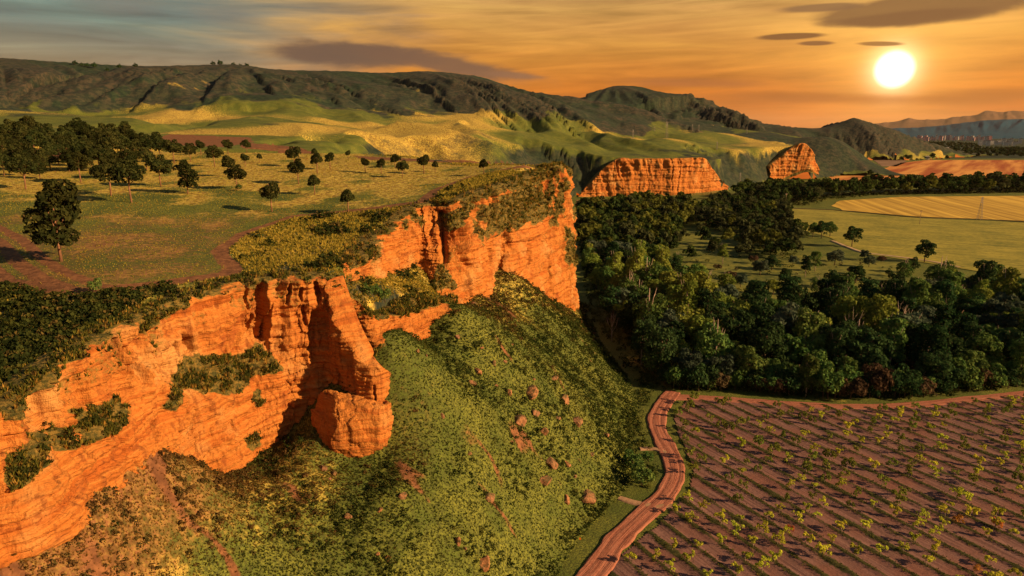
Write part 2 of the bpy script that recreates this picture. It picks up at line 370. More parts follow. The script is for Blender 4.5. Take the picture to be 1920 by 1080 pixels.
# valley edge beyond the nose, with the steepness of the bank at each point (the two far cliffs are steep)
E = np.array([(24, 262, .9), (6, 290, .7), (-20, 350, .6), (-30, 450, .55), (-14, 560, .55), (30, 640, .6), (66, 712, .7), (82, 722, 1.0), (104, 726, 5), (140, 728, 6), (180, 735, 6), (220, 752, 6), (240, 770, 5), (250, 790, 1.0), (262, 815, .7),
              (285, 840, .6), (318, 880, .7), (340, 925, 1.6), (358, 948, 4), (385, 955, 4.5), (410, 955, 4), (425, 962, 1.4), (445, 985, .5), (500, 1040, .45), (560, 1090, .45), (612, 1140, .45), (640, 1220, .3), (700, 1380, .14), (790, 1560, .08), (960, 1850, .08), (1200, 2120, .08), (1150, 2500, .08), (900, 3500, .05), (1000, 9000, .1)], float)
def crest(P, n, w, pw=1.25, spur=110., behind=.05, amp=1.0, seed=0.): return dict(P=resample(np.array([at_y(*q) for q in P]), n), w=w, pw=pw, spur=spur, behind=behind, amp=amp, seed=seed)
crests = [crest([(-520, 88, 900), (-250, 95, 930), (-100, 102, 980), (0, 108, 1010), (120, 116, 1060), (250, 123, 1110), (320, 123, 1090), (440, 121, 1050), (520, 130, 1100), (640, 133, 1150), (720, 136, 1190), (800, 133, 1220), (860, 138, 1260), (915, 148, 1300), (960, 172, 1340), (1010, 189, 1400), (1060, 200, 1450)], 420, 330., 1.15, 105., .02),
          crest([(980, 190, 1950), (1060, 186, 1950), (1110, 178, 1950), (1145, 162, 1930), (1175, 160, 1930), (1205, 163, 1930), (1245, 178, 1950), (1290, 198, 1980), (1340, 216, 2000), (1400, 230, 2050), (1450, 242, 2100), (1490, 256, 2150)], 240, 420., 1.1, 130., .3, 1.0, 40.),
          crest([(1410, 246, 1750), (1470, 238, 1740), (1530, 240, 1740), (1565, 233, 1730), (1590, 224, 1730), (1602, 221, 1735), (1618, 226, 1750), (1645, 238, 1790), (1680, 256, 1850), (1712, 273, 1920), (1740, 285, 2000)], 200, 165., 1.0, 75., .5, .9, 80.),
          crest([(1470, 264, 1150), (1510, 257, 1140), (1545, 256, 1130), (1572, 262, 1130), (1598, 277, 1130), (1625, 299, 1130), (1650, 320, 1130)], 120, 95., 1.0, 60., .4, .5, 120.),
          crest([(130, 206, 800), (190, 212, 760), (240, 224, 700)], 60, 70., 1.3, 50., .5, .6, 150.),
          crest([(345, 190, 850), (365, 188, 800), (320, 206, 720), (300, 218, 660)], 60, 75., 1.3, 50., .5, .8, 160.),
          crest([(420, 165, 960), (450, 170, 880), (520, 182, 800), (545, 202, 760), (490, 216, 700)], 90, 90., 1.3, 50., .5, .8, 170.),
          crest([(610, 200, 900), (650, 206, 820), (690, 228, 740)], 60, 70., 1.2, 50., .5, .7, 180.),
          crest([(700, 192, 1000), (740, 205, 900), (770, 232, 800)], 60, 85., 1.2, 50., .5, .7, 190.),
          crest([(850, 202, 1000), (865, 212, 920), (890, 232, 820)], 60, 75., 1.2, 50., .5, .7, 200.),
          crest([(760, 229, 690), (840, 241, 660), (910, 262, 640)], 60, 60., 1.4, 60., .4, .3, 210.),
          crest([(560, 233, 620), (640, 236, 600), (700, 249, 580)], 60, 55., 1.4, 60., .4, .3, 220.),
          crest([(1120, 216, 1500), (1140, 228, 1380)], 40, 90., 1.2, 60., .4, .7, 230.), crest([(1240, 214, 1650), (1290, 226, 1560), (1330, 243, 1480)], 60, 100., 1.2, 60., .4, .7, 240.),
          crest([(1000, 206, 1300), (1060, 222, 1200), (1100, 237, 1120)], 60, 110., 1.2, 60., .4, .7, 250.),
          crest([(1280, 250, 1060), (1330, 248, 1100), (1400, 254, 1160)], 60, 70., 1.4, 60., .4, .2, 260.)]
def height(X, Y, detail=True, want_masks=False):
    """ground height anywhere; masks: scrub (hill cover), zone (0 valley, 1 slope below cliff, 2 plateau, 3 far terraces and hills)"""
    X = np.asarray(X, float); Y = np.asarray(Y, float); Z = np.zeros(X.shape); scrub = np.zeros(X.shape); GUL = np.full(X.shape, .5); zone = np.zeros(X.shape, np.int8)
    near = Y < 335
    if near.any():
        x, y = X[near], Y[near]; inn = inside(x, y, poly_in)
        dr, _ = polydist(x, y, rim_all); sd = np.where(inn, dr, -dr)
        inB = inside(x, y, polyB); dB, _ = polydist(x, y, polyB[len(rimB[::10]):])
        zt, zm = Utop(x, y), Umid(x, y)
        dRB, _ = polydist(x, y, rimB[::10]); isB = inB & (dRB > 1.4)
        blend = np.where(inB, sstep(0, 10, dB + dRB * 0), 0.0)
        jump = inB & (dRB <= 1.4) & (y > 113)
        zu = np.where(isB, zm + (zt - zm) * np.maximum(blend, sstep(0, 3, np.where(y > 135, 9, 0))), zm)
        zu = np.where(jump, np.minimum(zm, zt - 1.5), zu)
        isq = inside(x, y, np.vstack([Qd[:, :2], [(-60, 290), (-400, 330), (-900, 330), (-900, 91)]]))
        zo = Uout(x, y); df, pf = polydist(x, y, foot_c); foot_poly = np.vstack([foot_c[:, :2], [(-40, 300), (-900, 300), (-900, -50)]])
        inf = inside(x, y, foot_poly); zo = np.where(inf, np.maximum(zo, 0) * sstep(-2, 10, df) + .0, 0.0)
        # where the talus surface runs on behind the rock keep it under the cliff foot
        slope = sstep(1, 14, zo)
        if detail:
            zo = zo + slope * (1.1 * fbm(x / 14, y / 14, 2.0, 4) + .25 * fbm(x / 2.6, y / 2.6, 4.0, 3) + 1.7 * ridged((x * .45 + y * .9) / 21, (x * .9 - y * .45) / 70 + .4, 1.4, 2))
            g = np.where(isq, .25, 1.0)
            zu = zu + g * (.30 * fbm(x / 9, y / 9, 6.0, 4) + .18 * fbm(x / 2.2, y / 2.2, 8.0, 2)) * sstep(1, 6, dr)
        zu = zu - .5 * (1 - sstep(2.3, 5.0, np.where(inB & (y < 133) & (x < -32), 9, sd)))
        z = np.where(sd > 2.3, zu, zo)
        gap = (sd > -6.5) & (sd <= 2.3); z = np.where(gap, np.minimum(z, zo) - .4 * sstep(-3.5, -1.5, sd), z)
        Z[near] = z; zone[near] = np.where(sd > 2.3, 2, np.where(inf & (zo > .35), 1, 0)); scrub[near] = np.where((sd > 2.3) & ~isq, 1.0, 0.0)
    far = Y > 250
    if far.any():
        x, y = X[far], Y[far]; T = Tfar(x / y, np.log(y))
        d, par = polydist(x, y, E); k = np.interp(par, np.arange(len(E)), E[:, 2])
        inn = inside(x, y, np.vstack([E[:, :2], [(-9000, 9000), (-9000, 200), (24, 200)]]))
        wob = 1 + .35 * fbm(x / 60, y / 60, 9.0, 3)
        if detail: T = T + 21. * sstep(420, 560, y) * (1 - sstep(900, 1150, y)) * sstep(15, 160, d) * (ridged((x + .3 * y) / 150 + .5 * fbm(x / 120, y / 120, 8., 2), y / 420, 2., 2) - .35) * np.where(x > 250, .5, 1) + 4.0 * sstep(380, 700, y) * sstep(15, 160, d) * fbm(x / 130, y / 130, 3.0, 4) * np.clip(y / 900, .5, 1.5)
        bank = np.where(inn, d * k * np.where(k > 1.5, 1, wob), 0)
        if detail: bank = np.where(k < 1.5, bank * (1 + .3 * ridged(par * 4, bank / 60, 0, 2)), bank)
        z = np.maximum(smin(np.maximum(T, 0), bank, np.where(k > 1.5, .5, 5.0)), 0) if True else T
        z = np.where(inn, z, 0)
        sc = np.where(inn, .62 * (1 - sstep(.82, 1.05, bank / np.maximum(T, 1) + .12 * fbm(x / 25, y / 25, 3.3, 3))), 0); gu = np.full(x.shape, .72)
        sc = np.maximum(sc, (.40 + .26 * sstep(-.3, .3, fbm(x / 300, y / 300, 9.3, 2))) * sstep(-.15, .30, fbm(x / 60, y / 60, 5.3, 5)) * inn * sstep(420, 600, y))
        for c in crests:
            P = c['P']; best = np.full(x.shape, 1e18); idx = np.zeros(x.shape, int)
            m0 = (x > P[:, 0].min() - c['w'] * 1.8) & (x < P[:, 0].max() + c['w'] * 1.8) & (y > P[:, 1].min() - c['w'] * 1.8) & (y < P[:, 1].max() + max(c['w'] * 1.8, 900 if c['behind'] < .1 else 0))
            if not m0.any(): continue
            xs, ys = x[m0], y[m0]; b = np.full(xs.shape, 1e18); ii = np.zeros(xs.shape, int)
            for j in range(0, len(P), 2):
                q = (xs - P[j, 0]) ** 2 + (ys - P[j, 1]) ** 2; n = q < b; b = np.where(n, q, b); ii = np.where(n, j, ii)
            zc = P[ii, 2]; L = np.r_[0, np.cumsum(np.linalg.norm(np.diff(P[:, :2], axis=0), axis=1))]
            t = np.gradient(P[:, :2], axis=0); side = (xs - P[ii, 0]) * t[ii, 1] - (ys - P[ii, 1]) * t[ii, 0]     # > 0: this side
            tl = np.linalg.norm(t, axis=1)[ii] + 1e-9; along = np.clip(((xs - P[ii, 0]) * t[ii, 0] + (ys - P[ii, 1]) * t[ii, 1]) / tl, -12, 12); dd = np.sqrt(np.maximum(b - along ** 2, 0)); zc = zc + along * np.gradient(P[:, 2])[ii] / tl
            s = L[ii] + along + c['seed'] * 13.7; s = s + .25 * dd * perlin(s / 160, 2.2) + 9 * fbm(xs / 40, ys / 40, 4., 3)
            r = .5 + .5 * ridged(s / (c['spur'] * .8), dd / 900 + .37, c['seed'] + .43, 2); r2 = .5 + .5 * ridged(s / (c['spur'] * .33), dd / 400 + .37, c['seed'] + 5.43, 2)
            w_ = c['w'] * (1 + c['amp'] * (.55 * (r - .55) + .10 * (r2 - .5)))
            back = (side < 0)
            if c['behind'] < .1: w_ = np.where(back, 2500.0, w_)
            g = np.clip(1 - dd / np.maximum(w_, 5), 0, 1) ** c['pw']
            fine = 1.6 * c['amp'] * fbm(xs / 45, ys / 45, 1.0, 3) * 4 * g * (1 - g) + c['amp'] * .7 * fbm(xs / 14, ys / 14, 2.0, 2) * (g > .02) if detail else 0
            rel = np.maximum(zc - z[m0], 0) * c['amp'] * 5 * g * np.clip(1 - g, 0, 1) ** 1.5 * (.78 * (r - .62) + .16 * (r2 - .6)) if c['w'] > 100 else 0
            rel = np.where(back, 0, rel) if c['behind'] < .1 else rel
            zz = z[m0] + np.maximum(zc - z[m0], 0) * g + fine + rel
            oldz = z[m0].copy(); gu[m0] = np.where(zz > z[m0] + .2, np.clip(r + .25 * (r2 - .5), 0, 1), gu[m0]); z[m0] = np.maximum(z[m0], zz); sm = sc[m0]; big = 1.0 if c['w'] > 90 else .55
            if c['w'] <= 90: sm = np.where(zz > oldz + .4, sm * .7, sm); big = 0.0
            sc[m0] = np.maximum(sm, big * sstep(.03, .19, g + .13 * fbm(xs / 55, ys / 55, 3., 3)))
        bl = np.zeros(x.shape)
        if near.any():
            bl = sstep(300, 333, y); pin = inside(x, y, np.vstack([poly_in[:len(rim_all)], [(-30, 335), (-60, 335), (-900, 335), (-900, 20)]]))
        else: bl = np.ones(x.shape)
        bl = np.where(y >= 335, 1.0, bl)
        old = Z[far]; oldz = zone[far]; Z[far] = old * (1 - bl) + z * bl
        zn = np.where(z > .5, 3, 0); zone[far] = np.where(bl > .5, np.where((zn == 3) & (y < 470) & (x < 40) & (sc < .3), 2, zn), oldz)
        scrub[far] = np.where(bl > .5, sc, scrub[far]); GUL[far] = gu
    return (Z, scrub, zone, GUL) if want_masks else Z
def on_ground(px, py, kmax=9000.0):
    """the place on the ground seen at photo pixel (px, py)"""
    d = ray(px, py); k = np.exp(np.linspace(math.log(45), math.log(kmax), 900))
    P = np.array([0, 0, CAM_H]) + k[:, None] * d; h = height(P[:, 0], P[:, 1], False); b = np.nonzero(P[:, 2] < h)[0]
    if not len(b): return at_z(px, py, 0.0)
    i = max(b[0], 1); lo, hi = k[i - 1], k[i]
    for _ in range(14):
        m_ = (lo + hi) / 2; p = np.array([0, 0, CAM_H]) + m_ * d
        if p[2] < height(p[0:1], p[1:2], False)[0]: hi = m_
        else: lo = m_
    p = np.array([0, 0, CAM_H]) + hi * d; p[2] = height(p[0:1], p[1:2], True)[0]; return p

# ------------------------------------------------------------------ materials of the land
def new_mat(name):
    m = bpy.data.materials.new(name); m.use_nodes = True; n = NT(m.node_tree); n.n.clear()
    out = n.add('ShaderNodeOutputMaterial'); b = n.add('ShaderNodeBsdfPrincipled'); n.l.new(b.outputs[0], out.inputs[0])
    b.inputs['Roughness'].default_value = .9; b.inputs['Specular IOR Level'].default_value = .15
    return m, n, b
def bump(n, b, h, strength=.6, dist=.3):
    k = n.add('ShaderNodeBump'); k.inputs['Strength'].default_value = strength; k.inputs['Distance'].default_value = dist
    n.put(k.inputs['Height'], h); n.l.new(k.outputs[0], b.inputs['Normal'])
def pos(n): return n.add('ShaderNodeNewGeometry').outputs['Position']

def land_material():
    m, n, b = new_mat('land'); P = pos(n); a = n.attr('cover'); r, g, bl = n.sep(a.outputs['Color'])  # soil, scrub, dry
    fine = n.noise(P, .9, 5, .65); mid = n.noise(P, .11, 4, .6); speck = n.noise(P, 2.6, 3, .7); wide = n.noise(P, .018, 3, .5)
    green = n.mix(n.ss(.35, .65, mid), (.075, .108, .018), (.165, .180, .030))
    green = n.mix(n.ss(.40, .62, speck), (.055, .066, .016), green)
    dry = n.mix(n.ss(.40, .60, fine), (.17, .10, .025), (.46, .36, .072))
    col = n.mix(n.ss(.38, .62, n.m('ADD', bl, n.m('MULTIPLY', n.m('SUBTRACT', fine, .5), .55))), green, dry)
    soil = n.mix(n.ss(.35, .7, fine), (.105, .046, .022), (.22, .10, .045))
    col = n.mix(n.ss(.34, .66, n.m('ADD', r, n.m('MULTIPLY', n.m('SUBTRACT', n.m('MULTIPLY', n.m('ADD', fine, speck), .5), .5), .9))), col, soil)
    gl = n.m('ADD', a.outputs['Alpha'], n.m('MULTIPLY', n.m('SUBTRACT', n.noise(P, .05, 5, .7), .5), .5))
    bush_ = n.noise(P, .16, 6, .8)
    low_ = n.mix(n.ss(.42, .60, bush_), (.010, .022, .015), (.028, .046, .024)); top_ = n.mix(n.ss(.44, .58, bush_), (.018, .026, .020), (.062, .050, .034))
    sc = n.mix(n.ss(.58, .95, gl), low_, top_)  # puts gully shade and lit spur crests into scrub colour, besides denser gully brush
    col = n.mix(n.ss(.30, .62, n.m('ADD', g, n.m('MULTIPLY', n.m('SUBTRACT', n.noise(P, .07, 6, .7), .5), .7))), col, sc)
    n.put(b.inputs['Base Color'], col); bump(n, b, n.m('ADD', fine, n.m('MULTIPLY', speck, .5)), .55, .35); return m
def rock_material():
    m, n, b = new_mat('red clay rock'); P = pos(n); a = n.attr('cover'); vg, dk, _ = n.sep(a.outputs['Color'])
    px_, py_, pz_ = n.sep(P)
    warp = n.m('MULTIPLY', n.m('SUBTRACT', n.noise(P, .12, 3), .5), 2.2)
    zz = n.m('ADD', pz_, warp)
    lay = n.noise(n.xyz(n.m('MULTIPLY', px_, .03), n.m('MULTIPLY', py_, .03), n.m('MULTIPLY', zz, 1.1)), 1.0, 5, .65)
    lay2 = n.noise(n.xyz(n.m('MULTIPLY', px_, .12), n.m('MULTIPLY', py_, .12), n.m('MULTIPLY', zz, 4.5)), 1.0, 3, .6)
    big = n.noise(P, .10, 4, .6); fine = n.noise(P, 1.6, 5, .7)
    col = n.ramp(lay, [(.26, (.22, .070, .016)), (.40, (.37, .122, .023)), (.50, (.45, .180, .040)), (.60, (.35, .104, .019)), (.74, (.26, .080, .018))])
    col = n.mix(n.ss(.50, .70, big), col, (.48, .255, .085)); col = n.mix(n.ss(.56, .72, n.noise(P, .16, 5, .6)), col, (.25, .068, .016))
    col = n.mix(n.m('MULTIPLY', n.m('MULTIPLY', n.ss(.56, .70, lay2), n.ss(.42, .62, n.noise(P, .25, 3))), .45), col, (.20, .062, .018))
    col = n.mix(n.m('MULTIPLY', n.ss(.54, .70, fine), .45), col, (.15, .045, .014))
    vert = n.noise(n.xyz(n.m('MULTIPLY', px_, .9), n.m('MULTIPLY', py_, .9), n.m('MULTIPLY', pz_, .10)), 1.0, 4, .6)
    col = n.mix(n.m('MULTIPLY', n.ss(.55, .67, vert), .6), col, (.16, .045, .014))
    grass = n.mix(n.ss(.40, .62, fine), (.05, .052, .015), (.19, .13, .032))
    col = n.mix(n.ss(.38, .62, n.m('ADD', vg, n.m('MULTIPLY', n.m('SUBTRACT', fine, .5), .8))), col, grass)
    n.put(b.inputs['Base Color'], col)
    hgt = n.m('ADD', n.m('ADD', n.m('MULTIPLY', fine, .45), n.m('MULTIPLY', lay2, .35)), n.m('ADD', n.m('MULTIPLY', vert, .6), n.m('MULTIPLY', lay, .9)))
    bump(n, b, hgt, 1.0, .75); return m
LAND = land_material(); ROCK = rock_material()

# ------------------------------------------------------------------ ground as one continuous fan-shaped net, split into its kinds
NC = 800
tn = np.linspace(-1.12, 1.12, NC)
yr = np.r_[np.exp(np.linspace(math.log(40), math.log(330), 330)), np.exp(np.linspace(math.log(332), math.log(2600), 265)), np.exp(np.linspace(math.log(2650), math.log(9000), 40)), np.exp(np.linspace(math.log(9500), math.log(70000), 14))]
NR = len(yr); GX = tn[None, :] * yr[:, None]; GY = np.repeat(yr[:, None], NC, 1)
GZ, GS, GK, GG = height(GX, GY, True, True)
# soil and dry-grass cover, by where things lie on the ground
GPX, GPY = proj(np.stack([GX, GY, GZ], -1))
soil = np.zeros(GX.shape); dry = np.zeros(GX.shape)
dQ, _ = polydist(GX[:330], GY[:330], Q_c); top2 = GK[:330] == 2; nz = .5 * fbm(GX[:330] / 13, GY[:330] / 13, 3.3, 3)
inQ = top2 & (GS[:330] < .5)
track = np.where(inQ, 1 - sstep(2.2, 4.0, dQ + nz), 0)
path2 = np.array([on_ground(*q)[:2] for q in [(-60, 420), (0, 455), (30, 490), (75, 522), (140, 548), (190, 556)]]); d2, _ = polydist(GX[:330], GY[:330], path2)
track = np.maximum(track, np.where(inQ, 1 - sstep(.8, 1.6, d2), 0)); d3 = np.abs(d2 - 3.4); track = np.maximum(track, np.where(inQ, 1 - sstep(.7, 1.4, d3), 0) * .9)
soil[:330] = np.where(inQ, .44 - .30 * sstep(135, 200, GY[:330]) + .30 * nz, 0) ; soil[:330] = np.maximum(soil[:330], track * .92)
dry[:330] = np.where(inQ, .25 + .45 * sstep(140, 230, GY[:330]) + .9 * nz, np.where(top2, .55 + .6 * nz, 0))
tal = GK[:330] == 1; zz = GZ[:330]
dry[:330] = np.where(tal, .85 * np.clip(.05 + .62 * sstep(6, 24, zz) * sstep(125, 72, GY[:330]) + .22 * sstep(18, 30, zz) * sstep(150, 190, GY[:330]) + .45 * nz - .25 * sstep(-30, -5, GX[:330]), 0, 1.2), dry[:330])
dBB, _ = polydist(GX[:330], GY[:330], baseB[iB + 10::25]); dry[:330] += np.where(tal, .50 * (1 - sstep(5, 30, dBB + 14 * nz)), 0)
soil[:330] = np.where(tal, .40 * sstep(10, 26, zz) * sstep(125, 72, GY[:330]) + .16 * sstep(16, 26, zz) + .18 * nz + .85 * sstep(.66, .88, ridged((GX[:330] * .5 + GY[:330] * .87) / 11 + .6 * nz, (GX[:330] * .87 - GY[:330] * .5) / 45 + .4, 6.4, 2)) * sstep(3, 9, zz), soil[:330])
for poly in [[(318, 251), (470, 258), (475, 266), (420, 276), (330, 272), (290, 262)], [(455, 266), (560, 276), (600, 290), (520, 284), (450, 276)], [(660, 292), (830, 300), (1010, 306), (1010, 311), (830, 305), (680, 299)], [(235, 255), (320, 258), (310, 272), (240, 270)], [(95, 268), (130, 275), (125, 300), (85, 290)]]:
    soil = np.where(inside(GPX, GPY, poly) & (GK >= 2), .95, soil)
far3 = GK == 3
dry = np.where(far3, .40 + .6 * fbm(GX / 150, GY / 150, 5., 3), dry)
soil = np.where((GK == 0) & (GY > 330), .15 + .3 * fbm(GX / 40, GY / 40, 2., 3), soil)
dry = np.where(GK == 0, .1 + .5 * fbm(GX / 30, GY / 30, 2., 3), dry)
scrub = np.where(GK == 3, GS, 0.0); scrub[:330] = np.where(top2 & (GS[:330] > .5), .62 * sstep(-.6, .4, fbm(GX[:330] / 7, GY[:330] / 7, 1.5, 3)) , scrub[:330])
scrub[:330] = np.where(tal, .30 * sstep(-.1, .5, fbm(GX[:330] / 6, GY[:330] / 6, 4.5, 3)), scrub[:330])
GG[:330] = .8
COVER = np.stack([soil, scrub, dry, GG], -1)
q = np.arange(NR * NC).reshape(NR, NC); FQ = np.stack([q[:-1, :-1], q[:-1, 1:], q[1:, 1:], q[1:, :-1]], -1)
KF = GK[:-1, :-1]
AV = np.stack([GX, GY, GZ], -1).reshape(-1, 3); AC = COVER.reshape(-1, 4)
st = 4; rr, cc = np.r_[0:NR:st, NR - 1], np.r_[0:NC:st, NC - 1]
ok0 = np.array([[(GK[rr[i]:rr[i + 1] + 1, cc[j]:cc[j + 1] + 1] == 0).any() for j in range(len(cc) - 1)] for i in range(len(rr) - 1)])
qs = np.arange(len(rr) * len(cc)).reshape(len(rr), len(cc)); f = np.stack([qs[:-1, :-1], qs[:-1, 1:], qs[1:, 1:], qs[1:, :-1]], -1)[ok0].reshape(-1, 4); u, inv = np.unique(f, return_inverse=True)
vx = np.stack([GX[np.ix_(rr, cc)], GY[np.ix_(rr, cc)], 0 * GX[np.ix_(rr, cc)] - .02], -1).reshape(-1, 3)[u]; ac = COVER[np.ix_(rr, cc)].reshape(-1, 4)[u]; ac[:, 1] = .85 * (vx[:, 1] > 1650); ac[:, 3] = .25
me = mesh_from('valley_floor', vx, inv.reshape(-1, 4), LAND); colattr(me, 'cover', ac); tag(link('valley_floor', me), kind='structure')
for k, nm in ((1, 'hillside'), (2, 'plateau'), (3, 'hills')):
    f = FQ[KF == k].reshape(-1, 4); u, inv = np.unique(f, return_inverse=True)
    me = mesh_from(nm, AV[u], inv.reshape(-1, 4), LAND); colattr(me, 'cover', AC[u]); tag(link(nm, me), kind='structure')

# ------------------------------------------------------------------ cliffs
def cliff(name, rim, base, nt, rough, veg=(), cracks=(), seed=0.0, cap_in=5.0, benches=(), scale=1.0, hollow=None, fringe=1.0, capz=(-1.2, .02, .14, .08), fdep=.035, vnoise=.45):
    ns = len(rim); n = outward((rim + base) / 2); L = np.r_[0, np.cumsum(np.linalg.norm(np.diff((rim + base)[:, :2] / 2, axis=0), axis=1))]
    tt = np.r_[np.linspace(0, 1, nt), 1.06, 1.14]; H = rim[:, 2] - base[:, 2]
    hf = np.repeat(tt[None], ns, 0); u0, v0 = proj(rim); u1, v1 = proj(base)
    for (bx0, bx1, t0, wdt, amt) in benches:
        mid = (u0 + u1) / 2; wgt = amt * sstep(bx0 - 15, bx0 + 15, mid) * (1 - sstep(bx1 - 15, bx1 + 15, mid))
        hf = hf * (1 - wgt[:, None]) + wgt[:, None] * (np.clip(tt, 0, 1) * .15 + .85 * sstep(t0 - wdt, t0 + wdt, tt))[None]
    V = np.empty((ns, len(tt), 3)); V[..., :2] = rim[:, None, :2] + (base - rim)[:, None, :2] * hf[..., None]; V[..., 2] = rim[:, None, 2] - H[:, None] * tt[None]
    S = np.repeat(L[:, None], len(tt), 1) / scale; Hh = V[..., 2] / scale
    env = sstep(0, .03, tt)[None] * (1 - .6 * sstep(.97, 1.06, tt))[None] * sstep(0, 3, H)[:, None]
    warp = .8 * fbm(S / 14, Hh / 14, seed, 3)
    flute = ridged(S / 7.5 + .25 * warp, Hh / 34, seed + 1, 3); fl2 = 1 - np.abs(perlin(S / 3.1 + .4 * warp, Hh / 22, seed + 4)) * 2
    f1, fd, cid = worley(S / 2.9 + .3 * warp, Hh / 2.1 + .2 * warp); g1, gd, gid = worley(S / 1.15 + 9, Hh / .75)
    zl = Hh + .9 * warp; lay = perlin(zl * .55, S / 60, seed + 2) + .6 * perlin(zl * 1.5, S / 30, seed + 3) + .35 * perlin(zl * 3.4, S / 16, seed + 6)
    big = fbm(S / 19, Hh / 24, seed + 9, 3)
    up = 1 - sstep(.25, .6, tt)[None]
    D = rough * (1.5 * big + (.75 + .5 * up) * (flute - .2) * 1.35 + .5 * fl2 * (.5 + up) + .85 * lay + .62 * (cid - .5) * (.4 + .8 * up) + .20 * (gid - .5) - .45 * (1 - sstep(0, .10, fd)) * (cid > .6) + .22 * fbm(S / .8, Hh / .6, seed + 12, 3))
    gr = np.abs(perlin(S / 5.2 + .35 * warp, Hh / 46 + .3, seed + 15.4)); gm = sstep(-.05, .35, fbm(S / 13, Hh / 15, seed + 17.3, 2))
    D = D - rough * 1.5 * (1 - sstep(.02, .11, gr)) * gm * (.45 + .75 * up) + rough * .9 * (sstep(.1, .5, perlin(S / 4.4, Hh / 9, seed + 19.4)) - .3) * (.4 + .6 * up)
    PX, PY = proj(V); crackm = np.zeros(PX.shape)
    for (a, b_, cx, dx_, wd, dep) in cracks:
        ex, ey = cx - a, dx_ - b_; t = np.clip(((PX - a) * ex + (PY - b_) * ey) / (ex * ex + ey * ey), 0, 1)
        dd = np.hypot(PX - a - t * ex + 2.5 * fbm(PY / 14, PX / 40, 3., 2), PY - b_ - t * ey); D = D - dep * (1 - sstep(wd * .30, wd * .55, dd)) * (.6 + .4 * np.sin(math.pi * np.clip(t, .08, .92)))
    vm = np.zeros(PX.shape)
    for poly in veg:
        P_ = np.array(poly, float); ins = inside(PX, PY, P_); de, _ = polydist(PX, PY, np.vstack([P_, P_[:1]])); vm = np.maximum(vm, sstep(-9, 9, np.where(ins, de, -de) + 9 * fbm(S / 3, Hh / 3, 7., 3)))
    vm = np.maximum(vm, fringe * (1 - sstep(.0, fdep, tt[None] - .05 * fbm(S / 4, 0 * S, 3., 3))))
    vm = np.maximum(vm, sstep(.52, .75, .5 + .62 * fbm(S / 7, Hh / 6, seed + 20, 4)) * vnoise * (.45 + .55 * up))
    vm = np.maximum(vm, (tt > 1.0)[None] * np.ones_like(vm))
    D = D + .45 * vm * (fringe > 0)
    D = D * env
    if hollow is not None: D = D + hollow(PX, PY, tt, ns)
    V[..., :2] += n[:, None, :] * D[..., None]; V[..., 2] += env * rough * .10 * fbm(S / 1.3, Hh / 1.3, seed + 30, 2)
    # cap over the edge, sinking under the ground behind
    cin = np.array([cap_in, cap_in * .62, cap_in * .34, cap_in * .12]); cz = np.array(capz)
    C = np.empty((ns, 4, 3)); C[..., :2] = V[:, :1, :2] - n[:, None, :] * cin[None, :, None]; C[..., 2] = V[:, :1, 2] + cz[None] + .12 * fbm(S[:, :4] / 1.7, cin[None] * np.ones((ns, 1)), 2., 2)
    V = np.concatenate([C, V], 1); vm = np.concatenate([np.full((ns, 4), fringe), vm], 1); nn = V.shape[1]
    q_ = np.arange(ns * nn).reshape(ns, nn); F = np.stack([q_[:-1, :-1], q_[1:, :-1], q_[1:, 1:], q_[:-1, 1:]], -1).reshape(-1, 4)[:, ::-1]
    me = mesh_from(name, V.reshape(-1, 3), F, ROCK); colattr(me, 'cover', np.stack([vm.ravel(), 0 * vm.ravel(), 0 * vm.ravel()], 1))
    o = tag(link(name, me), kind='structure'); return o, V, vm, n
vegA = [[(305, 700), (345, 668), (430, 662), (480, 643), (515, 668), (528, 692), (470, 708), (430, 738), (340, 730), (318, 772), (298, 762)], [(130, 772), (160, 765), (215, 742), (232, 770), (215, 812), (170, 832)], [(0, 862), (40, 830), (75, 812), (82, 860), (40, 902), (0, 918)], [(98, 798), (130, 812), (135, 842), (108, 846)],
        [(0, 760), (60, 712), (95, 694), (120, 690), (80, 740), (0, 800)], [(690, 580), (760, 560), (800, 555), (820, 572), (760, 590), (700, 600)], [(240, 600), (330, 560), (350, 575), (260, 625)], [(445, 822), (470, 812), (480, 830), (455, 850)], [(462, 732), (485, 730), (490, 750), (470, 760)]]
crA = [(453, 530, 452, 575, 7, 1.6), (483, 533, 488, 628, 26, 3.2), (462, 590, 460, 618, 10, 1.4), (542, 530, 535, 565, 7, 1.3), (563, 538, 563, 556, 9, 1.5), (566, 570, 572, 606, 8, 1.4), (592, 528, 600, 562, 12, 1.8), (206, 640, 226, 706, 16, 2.2), (240, 655, 254, 720, 14, 2.0), (343, 632, 356, 658, 15, 1.8), (316, 640, 326, 664, 5, 1.0),
       (160, 822, 172, 868, 9, 1.4), (290, 790, 268, 862, 7, 1.6), (325, 810, 303, 858, 6, 1.6), (367, 782, 378, 872, 4, .8), (425, 788, 432, 808, 8, 1.0), (92, 720, 105, 745, 8, 1.2), (385, 850, 470, 812, 4, 1.0), (510, 822, 545, 800, 4, .9), (470, 640, 525, 628, 6, .9), (420, 615, 560, 590, 4, .6), (740, 590, 742, 620, 8, 1.3), (780, 600, 785, 640, 6, 1.0), (640, 600, 640, 740, 5, 1.5)]
oA, VA, vmA, nA = cliff('cliff', rimAC, baseAC, 108, .95, vegA, crA, 1.0, benches=[(300, 530, .50, .09, .75), (110, 240, .48, .10, .5), (-200, 90, .5, .1, .4)])
